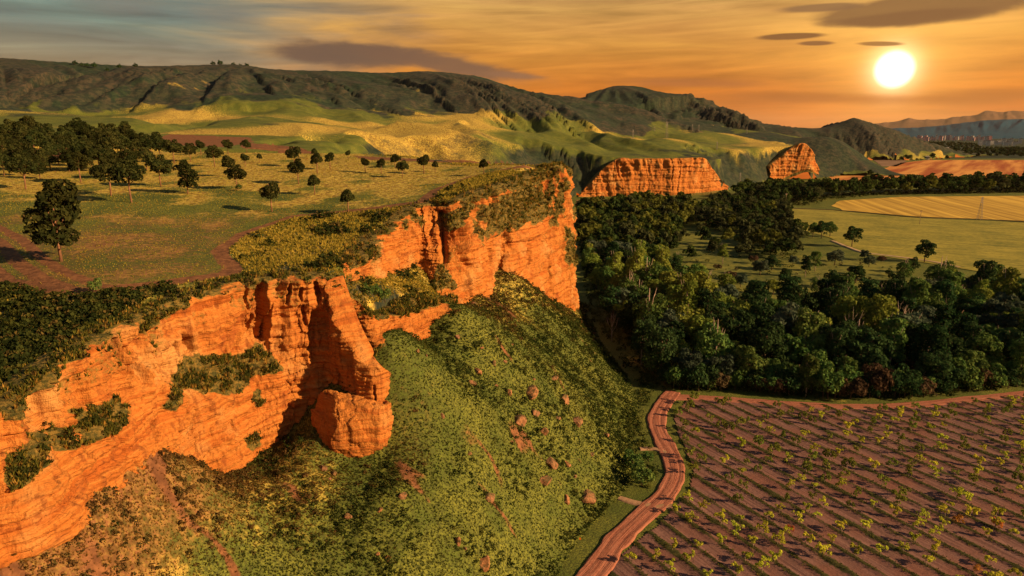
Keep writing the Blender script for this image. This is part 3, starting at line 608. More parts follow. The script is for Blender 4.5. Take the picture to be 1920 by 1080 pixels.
vegB = [[(885, 385), (925, 378), (960, 342), (1010, 350), (1032, 398), (1000, 416), (965, 432), (920, 440), (890, 410)], [(868, 392), (905, 440), (902, 458), (878, 425)], [(1028, 362), (1045, 368), (1050, 402), (1034, 404)], [(818, 498), (848, 505), (852, 540), (800, 548)], [(1048, 420), (1060, 428), (1076, 470), (1086, 502), (1060, 496), (1050, 450)],
        [(860, 372), (890, 352), (960, 335), (1040, 312), (1050, 330), (985, 350), (930, 362), (900, 378)], [(645, 490), (690, 455), (700, 466), (655, 505)], [(780, 408), (800, 404), (806, 420), (784, 428)]]
crB = [(828, 402, 833, 490, 18, 3.0), (848, 432, 874, 500, 13, 2.4), (812, 408, 808, 440, 8, 1.3), (862, 430, 868, 470, 6, 1.4), (938, 432, 962, 468, 14, 2.0), (990, 460, 988, 505, 7, 1.6), (1010, 455, 1008, 478, 9, 1.6), (1022, 480, 1030, 550, 6, 1.4), (975, 512, 978, 535, 6, 1.2), (917, 470, 915, 500, 10, 1.8), (700, 455, 705, 500, 5, 1.0), (745, 430, 740, 480, 5, 1.0), (1000, 385, 1008, 415, 6, 1.2), (1030, 330, 1036, 380, 6, 1.0), (1060, 345, 1062, 400, 5, 1.2), (915, 462, 1000, 452, 4, .8)]
oB, VB, vmB, nB = cliff('cliff', rimB, baseB, 106, 1.15, vegB, crB, 21.0, vnoise=.9, fdep=.07, benches=[(865, 1010, .42, .10, .55)])
# rock fin standing out at the end of the near cliff
fL = [(*at_y(618, 524, 107.0), *at_y(631, 732, 104.0)), (*at_y(641, 590, 104.0), *at_y(642, 748, 103.0)), (*at_y(664, 640, 102.0), *at_y(664, 775, 101.0)), (*at_y(688, 676, 100.2), *at_y(692, 800, 99.4))]
fT = [(*at_y(708, 680, 100.6), *at_y(710, 806, 99.5)), (*at_y(725, 696, 102.2), *at_y(725, 802, 101.4))]
tr_ = np.array(fT[1]); fR = [tr_ + k * np.array([-3.2, 4.2, 1.6, -2.9, 4.2, 1.5]) + np.array([0, 0, 0, .5, .2, 0]) for k in (1, 2)]
finc = resample(np.array(fL + fT + [tuple(q) for q in fR]), 420)
oF, VF, vmF, nF = cliff('rock_fin', finc[:, :3], finc[:, 3:], 80, .55, [], [(700, 720, 704, 760, 4, .8), (712, 760, 716, 800, 5, .8)], 51.0, cap_in=2.4, fringe=0.0, capz=(.25, .30, .22, .10))
oF['kind'] = 'structure'

def far_cliff(name, rimpx, basepx, Yof, seed, n=300, nt=50, rough=2.1, scale=2.2):
    R = resample(np.array([at_y(px, py, Yof(px) + 7) for px, py in rimpx]), n); B = resample(np.array([at_y(px, py, Yof(px)) for px, py in basepx]), n)
    return cliff(name, R, B, nt, rough, [], [], seed, cap_in=9, scale=scale, fringe=.6)
EY = lambda px: np.interp(px, [1085, 1144, 1207, 1275, 1336, 1365, 1440, 1448, 1481, 1515, 1535], [714, 720, 722, 729, 745, 768, 934, 941, 948, 948, 956])
oM, VM, vmM, _ = far_cliff('cliff', [(1086, 364), (1104, 345), (1125, 322), (1157, 298), (1190, 297), (1240, 297), (1290, 296), (1322, 297), (1337, 318), (1364, 352)], [(1084, 368), (1103, 369), (1122, 369), (1155, 369), (1190, 368), (1240, 365), (1290, 361), (1320, 359), (1338, 357), (1365, 355)], EY, 71.0)
oN, VN, vmN, _ = far_cliff('cliff', [(1440, 312), (1455, 299), (1468, 289), (1480, 279), (1492, 272), (1506, 268), (1518, 276), (1526, 294), (1532, 318)], [(1444, 344), (1455, 341), (1467, 334), (1480, 327), (1492, 322), (1506, 318), (1516, 318), (1524, 322), (1533, 327)], EY, 91.0, 160, 40)
# ------------------------------------------------------------------ fields, road and orchard soil on the valley floor
def plain_mat(name, a, b2, scale=.5, stripe=None, mixw=.5, bstr=.4):
    m, n, b = new_mat(name); P = pos(n)
    f = n.noise(P, scale, 5, .65); f2 = n.noise(P, scale * .12, 3, .5)
    v = n.m('ADD', n.m('MULTIPLY', f, .6), n.m('MULTIPLY', f2, .4))
    if stripe:
        ang, per, wob = stripe; x, y, z = n.sep(P)
        u = n.m('ADD', n.m('MULTIPLY', x, math.cos(ang)), n.m('MULTIPLY', y, math.sin(ang)))
        st = n.noise(n.xyz(n.m('DIVIDE', u, per), n.m('MULTIPLY', n.m('SUBTRACT', n.m('MULTIPLY', y, math.cos(ang)), n.m('MULTIPLY', x, math.sin(ang))), wob), 0.0), 1.0, 3, .6)
        v = n.m('ADD', n.m('MULTIPLY', v, 1 - mixw), n.m('MULTIPLY', st, mixw))
    n.put(b.inputs['Base Color'], n.mix(n.ss(.36, .64, v), a, b2)); bump(n, b, v, bstr, .3); return m
def field(name, poly_px, z, mat, step=14.0, wob=2.5):
    P = np.array([at_z(*q, z)[:2] for q in poly_px]); out = []
    for i in range(len(P)):
        a, b = P[i], P[(i + 1) % len(P)]; k = max(2, int(np.hypot(*(b - a)) / step))
        out += [a + (b - a) * t for t in np.linspace(0, 1, k, endpoint=False)]
    out = np.array(out); out += wob * np.column_stack([fbm(out[:, 0] / 30, out[:, 1] / 30, 1., 3), fbm(out[:, 0] / 30, out[:, 1] / 30, 5., 3)])
    me = bpy.data.meshes.new(name); me.from_pydata([(x, y, z) for x, y in out], [], [tuple(range(len(out)))]); me.materials.append(mat)
    o = tag(link(name, me), kind='structure'); return o
FZ = .25
field('field', [(1478, 391), (1560, 394), (1723, 409), (1913, 417), (2080, 428), (2120, 560), (1900, 520), (1780, 500), (1690, 486), (1620, 476), (1560, 446), (1500, 432), (1470, 408)], FZ, plain_mat('meadow grass', (.105, .115, .022), (.30, .26, .045), .35, (R_(60), 5., .03), .35))
field('field', [(1575, 376), (1690, 369), (1930, 367), (2080, 367), (2080, 425), (1913, 414), (1723, 406), (1580, 394), (1560, 386)], FZ, plain_mat('golden field', (.27, .17, .03), (.54, .36, .065), .05, (R_(-11), 7., .003), .75))
field('field', [(1542, 316), (1590, 322), (1640, 322), (1690, 305), (1740, 300), (1925, 300), (2080, 300), (2080, 331), (1920, 332), (1650, 340), (1560, 337)], FZ, plain_mat('stubble field', (.26, .060, .016), (.56, .27, .07), .02, (R_(144), 26., .002), .8))
field('field', [(1625, 292), (1690, 290), (1700, 304), (1680, 312), (1655, 312)], FZ, plain_mat('fallow field', (.14, .085, .055), (.22, .14, .09), .08))
field('field', [(1080, 375), (1130, 372), (1150, 384), (1120, 392), (1085, 390)], FZ, plain_mat('bare ground', (.22, .10, .06), (.30, .15, .09), .2))
field('field', [(1270, 505), (1330, 470), (1420, 478), (1520, 480), (1600, 485), (1700, 495), (1660, 540), (1540, 570), (1400, 560), (1300, 530)], FZ * .5, plain_mat('glade grass', (.045, .065, .016), (.17, .17, .032), .3))
field('field', [(1230, 470), (1270, 440), (1330, 430), (1380, 445), (1380, 470), (1320, 470), (1270, 490)], FZ * .5, plain_mat('glade grass', (.045, .065, .016), (.17, .17, .032), .3))

# row direction of the orchard
RA = R_(-62); RD = np.array([math.cos(RA), math.sin(RA)]); RN = np.array([-math.sin(RA), math.cos(RA)]); ROW0, ROWS = 4.25, 4.25
orch_px = [(1288, 752), (1350, 752), (1650, 766), (1760, 760), (1925, 742), (2080, 722), (2400, 760), (2400, 1250), (1080, 1250), (1135, 1090), (1165, 1040), (1235, 985), (1292, 920), (1300, 880), (1272, 820), (1262, 780)]
orch = np.array([at_z(*q, 0)[:2] for q in orch_px])
road_px = [(1040, 1180), (1085, 1105), (1122, 1062), (1160, 1010), (1208, 965), (1245, 930), (1264, 895), (1262, 865), (1245, 830), (1232, 800), (1234, 775), (1248, 752), (1262, 735)]
road_c = resample(np.array([at_z(*q, 0) for q in road_px]), 420)
rl, _ = polydist(np.array([0.]), np.array([0.]), road_c)
def soil_grid():
    x0, x1, y0, y1 = 8, 150, 84, 172; st = .5
    xs = np.arange(x0, x1, st); ys = np.arange(y0, y1, st); X, Y = np.meshgrid(xs, ys)
    u = (X * RN[0] + Y * RN[1]) / ROWS; v = X * RD[0] + Y * RD[1]; ph = np.abs(u - np.round(u)) * 2
    row = np.clip(1 - ph / .36, 0, 1) ** .5 * (.72 + .28 * sstep(-.3, .3, fbm(v / 5, np.round(u) * 3.3, 1., 2)))
    Z = .10 + .30 * row + .035 * np.sin(u * 2 * math.pi * 7) * (1 - row) + .05 * fbm(X / 2, Y / 2, 2., 3)
    dr, _ = polydist(X, Y, road_c); Z = Z * sstep(1.5, 4.0, dr) + .03
    ins = inside(X, Y, orch + 0); ins[1:-1, 1:-1] &= True
    wild = row * .9 + .35 * sstep(.1, .6, fbm(X / 6, Y / 6, 4., 3))
    q = np.arange(X.size).reshape(X.shape); F = np.stack([q[:-1, :-1], q[:-1, 1:], q[1:, 1:], q[1:, :-1]], -1)[ins[:-1, :-1]].reshape(-1, 4)
    V = np.stack([X, Y, Z], -1).reshape(-1, 3); uq, inv = np.unique(F, return_inverse=True)
    m, n, b = new_mat('orchard soil'); P = pos(n); g = n.sep(n.attr('cover').outputs['Color'])[0]
    px_, py_, _z = n.sep(P); uu = n.m('ADD', n.m('MULTIPLY', px_, RN[0]), n.m('MULTIPLY', py_, RN[1])); vv = n.m('ADD', n.m('MULTIPLY', px_, RD[0]), n.m('MULTIPLY', py_, RD[1]))
    fur = n.noise(n.xyz(n.m('MULTIPLY', uu, 1.9), n.m('MULTIPLY', vv, .05), 0.), 1., 4, .6); fine = n.noise(P, 2.2, 4, .7); mid = n.noise(P, .10, 4, .6)
    col = n.mix(n.ss(.35, .65, fur), (.105, .055, .050), (.205, .112, .100)); col = n.mix(n.ss(.45, .65, mid), col, (.165, .075, .06))
    col = n.mix(n.m('MULTIPLY', n.ss(.52, .7, fine), .5), col, (.08, .036, .03))
    weed = n.mix(n.ss(.4, .62, fine), (.022, .026, .009), (.060, .058, .016))
    col = n.mix(n.ss(.34, .62, n.m('ADD', g, n.m('MULTIPLY', n.m('SUBTRACT', fine, .5), .7))), col, weed)
    n.put(b.inputs['Base Color'], col); bump(n, b, n.m('ADD', fine, fur), .5, .2)
    me = mesh_from('field', V[uq], inv.reshape(-1, 4), m); colattr(me, 'cover', np.repeat(wild.ravel()[uq][:, None], 3, 1)); tag(link('field', me), kind='structure')
soil_grid()
def strip_road(name, C, half, mat, z0, nw=18, rut=.10):
    t = np.gradient(C[:, :2], axis=0); t /= np.linalg.norm(t, axis=1)[:, None]; n = np.stack([t[:, 1], -t[:, 0]], 1)
    L = np.r_[0, np.cumsum(np.linalg.norm(np.diff(C[:, :2], axis=0), axis=1))]; a = np.linspace(-1, 1, nw)
    wv = half * (1 + .16 * fbm(L / 7, 0 * L, 2., 3)); A = a[None] * wv[:, None] + .25 * fbm(L[:, None] / 5, a[None] * 2, 6., 2)
    V = np.empty((len(C), nw, 3)); V[..., :2] = C[:, None, :2] + n[:, None] * A[..., None]
    V[..., 2] = z0 + .05 * (1 - a[None] ** 4) - rut * (np.exp(-((A - .95) / .3) ** 2) + np.exp(-((A + .95) / .3) ** 2)) + .03 * fbm(L[:, None] / 1.2, A / .5, 3., 2)
    V[:, 0, 2] = V[:, -1, 2] = -.1
    q = np.arange(len(C) * nw).reshape(len(C), nw); F = np.stack([q[:-1, :-1], q[:-1, 1:], q[1:, 1:], q[1:, :-1]], -1).reshape(-1, 4)
    me = mesh_from(name, V.reshape(-1, 3), F, mat); colattr(me, 'across', np.stack([A.ravel() * .2 + .5, np.repeat(L, nw) * .01, 0 * A.ravel()], 1)); return tag(link(name, me), kind='structure')
def road_material():
    m, n, b = new_mat('red earth track'); P = pos(n); a, l, _ = n.sep(n.attr('across').outputs['Color'])
    st = n.noise(n.xyz(n.m('MULTIPLY', a, 15.), n.m('MULTIPLY', l, 9.), 0.), 1., 4, .6); st2 = n.noise(n.xyz(n.m('MULTIPLY', a, 44.), n.m('MULTIPLY', l, 16.), 4.), 1., 3, .6); f = n.noise(P, 1.7, 5, .65)
    col = n.mix(n.ss(.30, .70, n.m('ADD', n.m('MULTIPLY', st, .6), n.m('MULTIPLY', f, .4))), (.19, .062, .040), (.36, .150, .10)); col = n.mix(n.m('MULTIPLY', n.ss(.52, .70, st2), n.ss(.40, .60, f)), col, (.46, .22, .15)) if True else n.mix(n.ss(.54, .68, st2), col, (.46, .22, .15)); col = n.mix(n.m('MULTIPLY', n.ss(.5, .7, f), .5), col, (.17, .065, .048))
    n.put(b.inputs['Base Color'], col); bump(n, b, n.m('ADD', st, st2), .7, .15); return m
ROADM = road_material()
strip_road('dirt_road', road_c, 2.25, ROADM, .22, 22)
head = resample(np.array([at_z(*q, 0) for q in [(1250, 745), (1300, 746), (1360, 749), (1480, 758), (1600, 763), (1700, 761), (1800, 751), (1930, 737), (2080, 715)]]), 200)
strip_road('dirt_track', head, 1.9, ROADM, .19, 12)
strip_road('dirt_track', resample(np.array([at_z(*q, 0) for q in [(1262, 950), (1230, 950), (1195, 944), (1160, 934)]]), 60), .9, plain_mat('pale track', (.25, .15, .09), (.34, .21, .13), 1.), .2, 8, .03)
strip_road('dirt_track', resample(np.array([at_z(*q, 0) for q in [(1250, 850), (1225, 842), (1200, 842)]]), 40), .8, plain_mat('pale track', (.25, .15, .09), (.34, .21, .13), 1.), .2, 8, .03)
strip_road('path', resample(np.array([at_z(*q, 0) for q in [(1560, 452), (1590, 464), (1620, 474), (1680, 482), (1740, 490), (1800, 502)]]), 80), 1.6, plain_mat('pale track', (.30, .22, .13), (.40, .28, .17), .3), .42, 8, .03)
strip_road('path', resample(np.array([at_z(*q, 0) for q in [(1480, 391), (1560, 394), (1650, 402), (1723, 408), (1820, 411), (1913, 416), (2080, 427)]]), 80), 1.3, plain_mat('dark field edge', (.05, .045, .02), (.09, .06, .03), .3), .42, 8, .0)

# ------------------------------------------------------------------ foliage
def leaf_mat(name, dark, light, trans=.28, hue=.0, sc=1.1):
    m = bpy.data.materials.new(name); m.use_nodes = True; n = NT(m.node_tree); n.n.clear(); out = n.add('ShaderNodeOutputMaterial')
    tc = n.add('ShaderNodeTexCoord').outputs['Object']; r = n.add('ShaderNodeObjectInfo').outputs['Random']
    f = n.noise(tc, sc, 3, .6); col = n.mix(n.ss(.36, .64, f), dark, light)
    h = n.add('ShaderNodeHueSaturation'); n.put(h.inputs['Hue'], n.lin(0, 1, r, .5 - .022 - hue, .5 + .018)); n.put(h.inputs['Value'], n.lin(0, 1, n.m('FRACT', n.m('MULTIPLY', r, 7.13)), .7, 1.3)); n.put(h.inputs['Color'], col)
    d = n.add('ShaderNodeBsdfDiffuse'); t = n.add('ShaderNodeBsdfTranslucent'); n.put(d.inputs[0], h.outputs[0]); n.put(t.inputs[0], h.outputs[0])
    x = n.add('ShaderNodeMixShader'); x.inputs[0].default_value = trans; n.l.new(d.outputs[0], x.inputs[1]); n.l.new(t.outputs[0], x.inputs[2]); n.l.new(x.outputs[0], out.inputs[0]); return m
def tint_mat(name, trans=.3):
    m = bpy.data.materials.new(name); m.use_nodes = True; n = NT(m.node_tree); n.n.clear(); out = n.add('ShaderNodeOutputMaterial')
    a = n.attr('tint').outputs['Color']; d = n.add('ShaderNodeBsdfDiffuse'); t = n.add('ShaderNodeBsdfTranslucent'); n.put(d.inputs[0], a); n.put(t.inputs[0], a)
    x = n.add('ShaderNodeMixShader'); x.inputs[0].default_value = trans; n.l.new(d.outputs[0], x.inputs[1]); n.l.new(t.outputs[0], x.inputs[2]); n.l.new(x.outputs[0], out.inputs[0]); return m
TINT = tint_mat('grass blades')
def bark_mat(name, a, b2):
    m, n, b = new_mat(name); tc = n.add('ShaderNodeTexCoord').outputs['Object']; f = n.noise(n.vm('MULTIPLY', tc, (6., 6., 1.2)), 1., 4, .6)
    n.put(b.inputs['Base Color'], n.mix(n.ss(.35, .65, f), a, b2)); bump(n, b, f, .6, .1); return m
BARK = bark_mat('bark', (.07, .045, .03), (.16, .105, .07)); PALEBARK = bark_mat('pale bark', (.22, .16, .12), (.42, .32, .26)); PINEBARK = bark_mat('pine bark', (.14, .07, .04), (.27, .14, .08))
def leaves(clumps, total, size, g, elong=1.0, droop=0.0, jitter=.55):
    """leaf-sized faces spread over and through the clumps; nothing deep inside another clump"""
    C = np.array([q[:3] for q in clumps]); Rr = np.array([q[3:] for q in clumps]); a = (Rr[:, 0] * Rr[:, 2]); cnt = np.maximum((total * a / a.sum()).astype(int), 3); V = []
    for c_, r_, k in zip(C, Rr, cnt):
        d = g.normal(size=(k, 3)); d /= np.linalg.norm(d, axis=1)[:, None]; d[:, 2] = np.where(d[:, 2] < -.55, -d[:, 2], d[:, 2])
        p = c_ + d * r_ * (g.uniform(.62, 1.08, k) ** .7)[:, None]
        keep = np.ones(k, bool)
        for c2, r2 in zip(C, Rr):
            if c2 is c_ or np.allclose(c2, c_): continue
            keep &= (((p - c2) / r2) ** 2).sum(1) > .5
        p, d = p[keep], d[keep]; n = d / r_; n /= np.linalg.norm(n, axis=1)[:, None]; n = n + jitter * g.normal(size=n.shape); n /= np.linalg.norm(n, axis=1)[:, None]
        t = np.cross(n, g.normal(size=n.shape)); t[:, 2] -= droop; t /= np.linalg.norm(t, axis=1)[:, None]; b = np.cross(n, t); s = size * g.uniform(.6, 1.35, len(p))[:, None]
        V.append(np.stack([p - t * s * elong * .5, p - b * s * .42, p + t * s * elong * .5, p + b * s * .42], 1))
    V = np.vstack(V); return V.reshape(-1, 3), np.arange(len(V) * 4).reshape(-1, 4)
def shell(g, n, cx, cz, rx, rz, lo, hi, r0, r1, flat=.85):
    out = []
    for i in range(n):
        for _ in range(30):
            d = g.normal(size=3); d /= np.linalg.norm(d)
            if d[2] > lo: break
        k = g.uniform(.45, hi); r = g.uniform(r0, r1); out.append((cx + d[0] * rx * k, d[1] * rx * k, cz + d[2] * rz * k, r, r, r * flat))
    return out
def trunk_mesh(name, h, r, g, mat, forks=5, spread=2.0, base=.35, lean=.0):
    b = MB(); top = np.array([lean, 0, h]); b.tube([(0, 0, -.3), (lean * .2 + g.normal() * .05, g.normal() * .05, h * .35), (lean * .6, g.normal() * .08, h * .7), top], [r, r * .82, r * .6, r * .3], 7)
    for i in range(forks):
        a = 2 * math.pi * (i + g.uniform(0, .7)) / forks; z0 = h * g.uniform(base, .85); p0 = np.array([lean * z0 / h, 0, z0]); e = p0 + np.array([math.cos(a) * spread * g.uniform(.6, 1), math.sin(a) * spread * g.uniform(.6, 1), h * g.uniform(.15, .4)])
        b.tube([p0, (p0 + e) / 2 + (0, 0, -.08 * h), e], [r * .5, r * .35, r * .12], 5)
    return b.mesh(name, mat, True)
def tree_proto(kind, crown_me, trunk_me):
    return dict(kind=kind, crown=crown_me, trunk=trunk_me)
def place_tree(p, loc, s, rz, label, cat, group, sz=1.0):
    e = empty(p['kind'], loc, rz); e.scale = (s, s, s * sz); tag(e, label, cat, group)
    link('trunk', p['trunk'], e); link('crown', p['crown'], e); return e
def mk(kind, seed, clumps_fn, total, size, mat, tr, elong=1.0, droop=0., jitter=.55):
    g = np.random.default_rng(seed); cl_ = clumps_fn(g); v, f = leaves(cl_, total, size, g, elong, droop, jitter); return tree_proto(kind, mesh_from('crown', v, f, mat, smooth=False), tr(g))
L_DARK = leaf_mat('dark leaves', (.014, .034, .014), (.040, .076, .026)); L_MID = leaf_mat('green leaves', (.038, .084, .024), (.115, .175, .042)); L_YEL = leaf_mat('yellow green leaves', (.095, .14, .026), (.20, .24, .042)); L_GREY = leaf_mat('grey green leaves', (.045, .068, .045), (.085, .11, .07)); L_BRN = leaf_mat('brownish leaves', (.055, .038, .024), (.11, .075, .04))
L_PINE = leaf_mat('pine needles', (.018, .026, .009), (.046, .052, .015), .15, sc=.8)
def broad(g): return shell(g, 24, 0, 6.8, 3.9, 4.6, -.8, 1.0, 1.1, 2.0) + [(0, 0, 7, 2.8, 2.8, 3.6)]
def tall(g): return shell(g, 26, 0, 8.4, 2.9, 6.6, -.7, 1.0, .9, 1.6) + [(0, 0, 9, 1.9, 1.9, 4.5)]
def wide(g): return shell(g, 26, 0, 5.6, 4.8, 3.8, -.75, 1.0, 1.1, 1.9, .75) + [(0, 0, 6.2, 3.2, 3.2, 2.2)]
def shrubby(g): return shell(g, 16, 0, 3.0, 3.0, 2.4, -.4, 1.0, .9, 1.5) + [(0, 0, 2.6, 2.2, 2.2, 2.0)]
tr_b = lambda g: trunk_mesh('trunk', 9.0, .30, g, BARK, 7, 2.6); tr_t = lambda g: trunk_mesh('trunk', 13.0, .26, g, PALEBARK, 8, 2.0); tr_s = lambda g: trunk_mesh('trunk', 3.6, .14, g, BARK, 5, 1.5, .15)
FOREST = {'dark': [mk('broadleaf_tree', 11, broad, 4200, .62, L_DARK, tr_b), mk('broadleaf_tree', 12, wide, 4400, .62, L_DARK, tr_b), mk('broadleaf_tree', 22, tall, 4200, .55, L_DARK, tr_t), mk('broadleaf_tree', 23, broad, 3600, .55, L_DARK, tr_b)],
          'green': [mk('broadleaf_tree', 13, broad, 4200, .62, L_MID, tr_b), mk('broadleaf_tree', 14, tall, 4400, .58, L_MID, tr_t), mk('broadleaf_tree', 19, wide, 4200, .62, L_MID, tr_b), mk('broadleaf_tree', 24, broad, 3200, .5, L_MID, tr_t, 1.3, .3)],
          'yellow': [mk('broadleaf_tree', 15, broad, 4000, .60, L_YEL, tr_b), mk('broadleaf_tree', 16, tall, 4000, .55, L_YEL, tr_t), mk('broadleaf_tree', 25, wide, 3400, .5, L_YEL, tr_b, 1.3, .3)],
          'grey': [mk('broadleaf_tree', 17, wide, 4000, .56, L_GREY, tr_b, 1.5, .4)],
          'brown': [mk('shrub', 18, shrubby, 1800, .5, L_BRN, tr_s, 1.3)],
          'bush': [mk('shrub', 20, shrubby, 1800, .5, L_MID, tr_s), mk('shrub', 21, shrubby, 1800, .5, L_DARK, tr_s)]}
def poisson(poly, dmin, nmax=4000, seed=1, var=None):
    g = np.random.default_rng(seed); poly = np.asarray(poly); lo, hi = poly.min(0), poly.max(0); out = []; fails = 0
    cell = {}
    while fails < 1500 and len(out) < nmax:
        p = lo + g.random(2) * (hi - lo)
        if not inside(p[0:1], p[1:2], poly)[0]: fails += .2; continue
        d = dmin * (var(p) if var else 1); kx, ky = int(p[0] // dmin), int(p[1] // dmin); ok = True
        for i in range(kx - 2, kx + 3):
            for j in range(ky - 2, ky + 3):
                for q in cell.get((i, j), ()):
                    if (q[0] - p[0]) ** 2 + (q[1] - p[1]) ** 2 < d * d: ok = False
        if ok: out.append(p); cell.setdefault((kx, ky), []).append(p); fails = 0
        else: fails += 1
    return np.array(out)
def px_poly(L): return np.array([at_z(*q, 0)[:2] for q in L])
F1 = px_poly([(1165, 610), (1205, 690), (1262, 730), (1330, 734), (1450, 742), (1560, 748), (1700, 748), (1800, 739), (1925, 726), (2060, 712), (2060, 600), (1960, 572), (1860, 562), (1760, 560), (1700, 575), (1640, 592), (1560, 602), (1450, 602), (1330, 592), (1255, 566), (1180, 566)])
F2 = px_poly([(1092, 470), (1110, 545), (1150, 610), (1255, 566), (1240, 505), (1250, 470), (1270, 435), (1300, 412), (1290, 398), (1200, 388), (1090, 405)])
F3 = px_poly([(1290, 412), (1310, 425), (1400, 445), (1395, 480), (1480, 490), (1505, 462), (1470, 420), (1478, 398), (1440, 384), (1350, 380)])
F5 = px_poly([(1240, 500), (1265, 450), (1330, 432), (1390, 450), (1400, 480), (1500, 492), (1640, 500), (1720, 512), (1740, 555), (1640, 585), (1480, 595), (1330, 585), (1250, 560)])
F4 = px_poly([(1380, 374), (1440, 388), (1520, 386), (1560, 374), (1640, 367), (1920, 362), (2040, 362), (2040, 350), (1900, 352), (1700, 357), (1560, 362), (1480, 364), (1400, 364)])
trees = []
for poly, dm, sd_, hs, area in ((F1, 6.5, 31, 1.0, 'river wood'), (F2, 7.6, 32, .95, 'cliff'), (F3, 8.5, 33, .9, 'glade'), (F5, 15., 35, .72, 'glade'), (F4, 10.5, 34, 1.0, 'belt')):
    P_ = poisson(poly, dm, 600, sd_)
    trees += [(p, hs, area) for p in P_]
print('forest trees', len(trees), {a: sum(t[2] == a for t in trees) for a in ('river wood', 'cliff', 'glade', 'belt')})
WORDS = {'dark': 'dark green', 'green': 'mid green', 'yellow': 'yellow green', 'grey': 'grey green willowy', 'brown': 'brownish', 'bush': 'low green'}
PLACE = {'river wood': 'packed into the dense wood behind the young orchard', 'cliff': 'in the strip of wood under the red cliff nose', 'glade': 'in the open wood around the grassy glade', 'belt': 'in the long tree belt between the golden and the orange field'}
def spot(p, area):
    fx = proj((p[0], p[1], 0))[0]
    if area != 'river wood':
        return {'cliff': 'in the wood under the cliff, ' + ('close to the rock' if fx < 1200 else 'on its meadow side'), 'glade': 'in the open wood ' + ('left' if fx < 1400 else 'right') + ' of the glade', 'belt': 'in the long tree belt, ' + ('left end' if fx < 1560 else 'middle' if fx < 1740 else 'right end')}[area]
    d = 'front' if p[1] < 190 else 'middle' if p[1] < 215 else 'rear'
    return d + ' of dense wood, ' + ('near the dirt road end' if fx < 1370 else 'left of the bare trunks' if fx < 1560 else 'around the bare trunks' if fx < 1720 else 'at the picture right')
g = np.random.default_rng(77); ordered = sorted(trees, key=lambda t: t[0][1]); n_ind = 0; rest = []
for (p, hs, area) in ordered:
    nz_ = fbm(np.array([p[0] / 38]), np.array([p[1] / 38]), 2., 2)[0] + .35 * g.normal()
    kind = 'dark' if nz_ < -.02 else 'green' if nz_ < .36 else 'yellow'
    if area == 'river wood' and p[1] < 182: kind = 'dark' if g.random() < .6 else 'green'
    if area == 'cliff' and g.random() < .35: kind = 'yellow'
    if g.random() < .12: kind = 'grey'
    if area == 'belt' and kind == 'yellow' and g.random() < .7: kind = 'dark'
    if area == 'glade' and g.random() < .45: kind = ['bush', 'brown', 'grey'][g.integers(3)]
    if area in ('river wood', 'cliff') and g.random() < .08: kind = 'brown'
    s = hs * g.uniform(.78, 1.3) * {'river wood': 1.12, 'cliff': 1.05, 'glade': .95, 'belt': 1.25}[area]
    if area == 'river wood' and p[1] < 180: s *= .8
    if n_ind >= 292: rest.append((p, s, kind)); continue
    pr = FOREST[kind][g.integers(len(FOREST[kind]))]; what = 'shrub' if kind in ('brown', 'bush') else 'tree'
    place_tree(pr, (p[0], p[1], 0), s, g.uniform(0, 6.28), f'{WORDS[kind]} {"shrub" if what == "shrub" else "broadleaf tree"}, {spot(p, area)}', what, f'{WORDS[kind]} {what}s: {spot(p, area)}', g.uniform(.88, 1.15)); n_ind += 1
for i, t_ in enumerate(np.linspace(.02, .98, 46)):
    px = 1215 + t_ * 720 + g.uniform(-6, 6); py = np.interp(px, [1215, 1262, 1330, 1450, 1560, 1700, 1800, 1940], [700, 731, 735, 743, 749, 749, 740, 724]) - g.uniform(0, 9)
    k_ = ['bush', 'brown', 'bush', 'bush'][g.integers(4)]; q_ = at_z(px, py, 0); pr = FOREST[k_][g.integers(len(FOREST[k_]))]
    place_tree(pr, tuple(q_), g.uniform(.7, 1.35), g.uniform(0, 6.28), ('dusky brownish' if k_ == 'brown' else 'low dark green') + ' shrub edging the wood above the orchard, ' + (w_ := 'next to the road end' if px < 1330 else 'left part of the edge' if px < 1480 else 'middle of the edge' if px < 1640 else 'right part of the edge' if px < 1800 else 'far right of the edge'), 'shrub', ('brownish' if k_ == 'brown' else 'green') + ' shrubs of the wood edge, ' + w_, g.uniform(.8, 1.4))
def blob_proto(seed, k, total, size):
    gg = np.random.default_rng(seed); return leaves(shell(gg, k, 0, 3.4, 2.2, 2.6, -.5, 1., .8, 1.4), total, size, gg)
if rest:
    bv, bf = zip(*[blob_proto(300 + i, 9, 420, .9) for i in range(3)])
    P_ = np.array([(p[0], p[1], 0) for p, _, _ in rest]); S_ = np.array([s for _, s, _ in rest]) * 2.0
    T_ = np.array([{'dark': (.03, .05, .015), 'green': (.05, .075, .018), 'yellow': (.09, .10, .02)}.get(k, (.05, .06, .025)) for _, _, k in rest]) * g.uniform(.7, 1.3, (len(rest), 1))
    tag(link('woodland', joined('woodland', bv, bf, P_, S_, g.uniform(0, 6.28, len(P_)), TINT, T_)), 'far trees closing the long belt below the orange field', None, None, 'stuff')
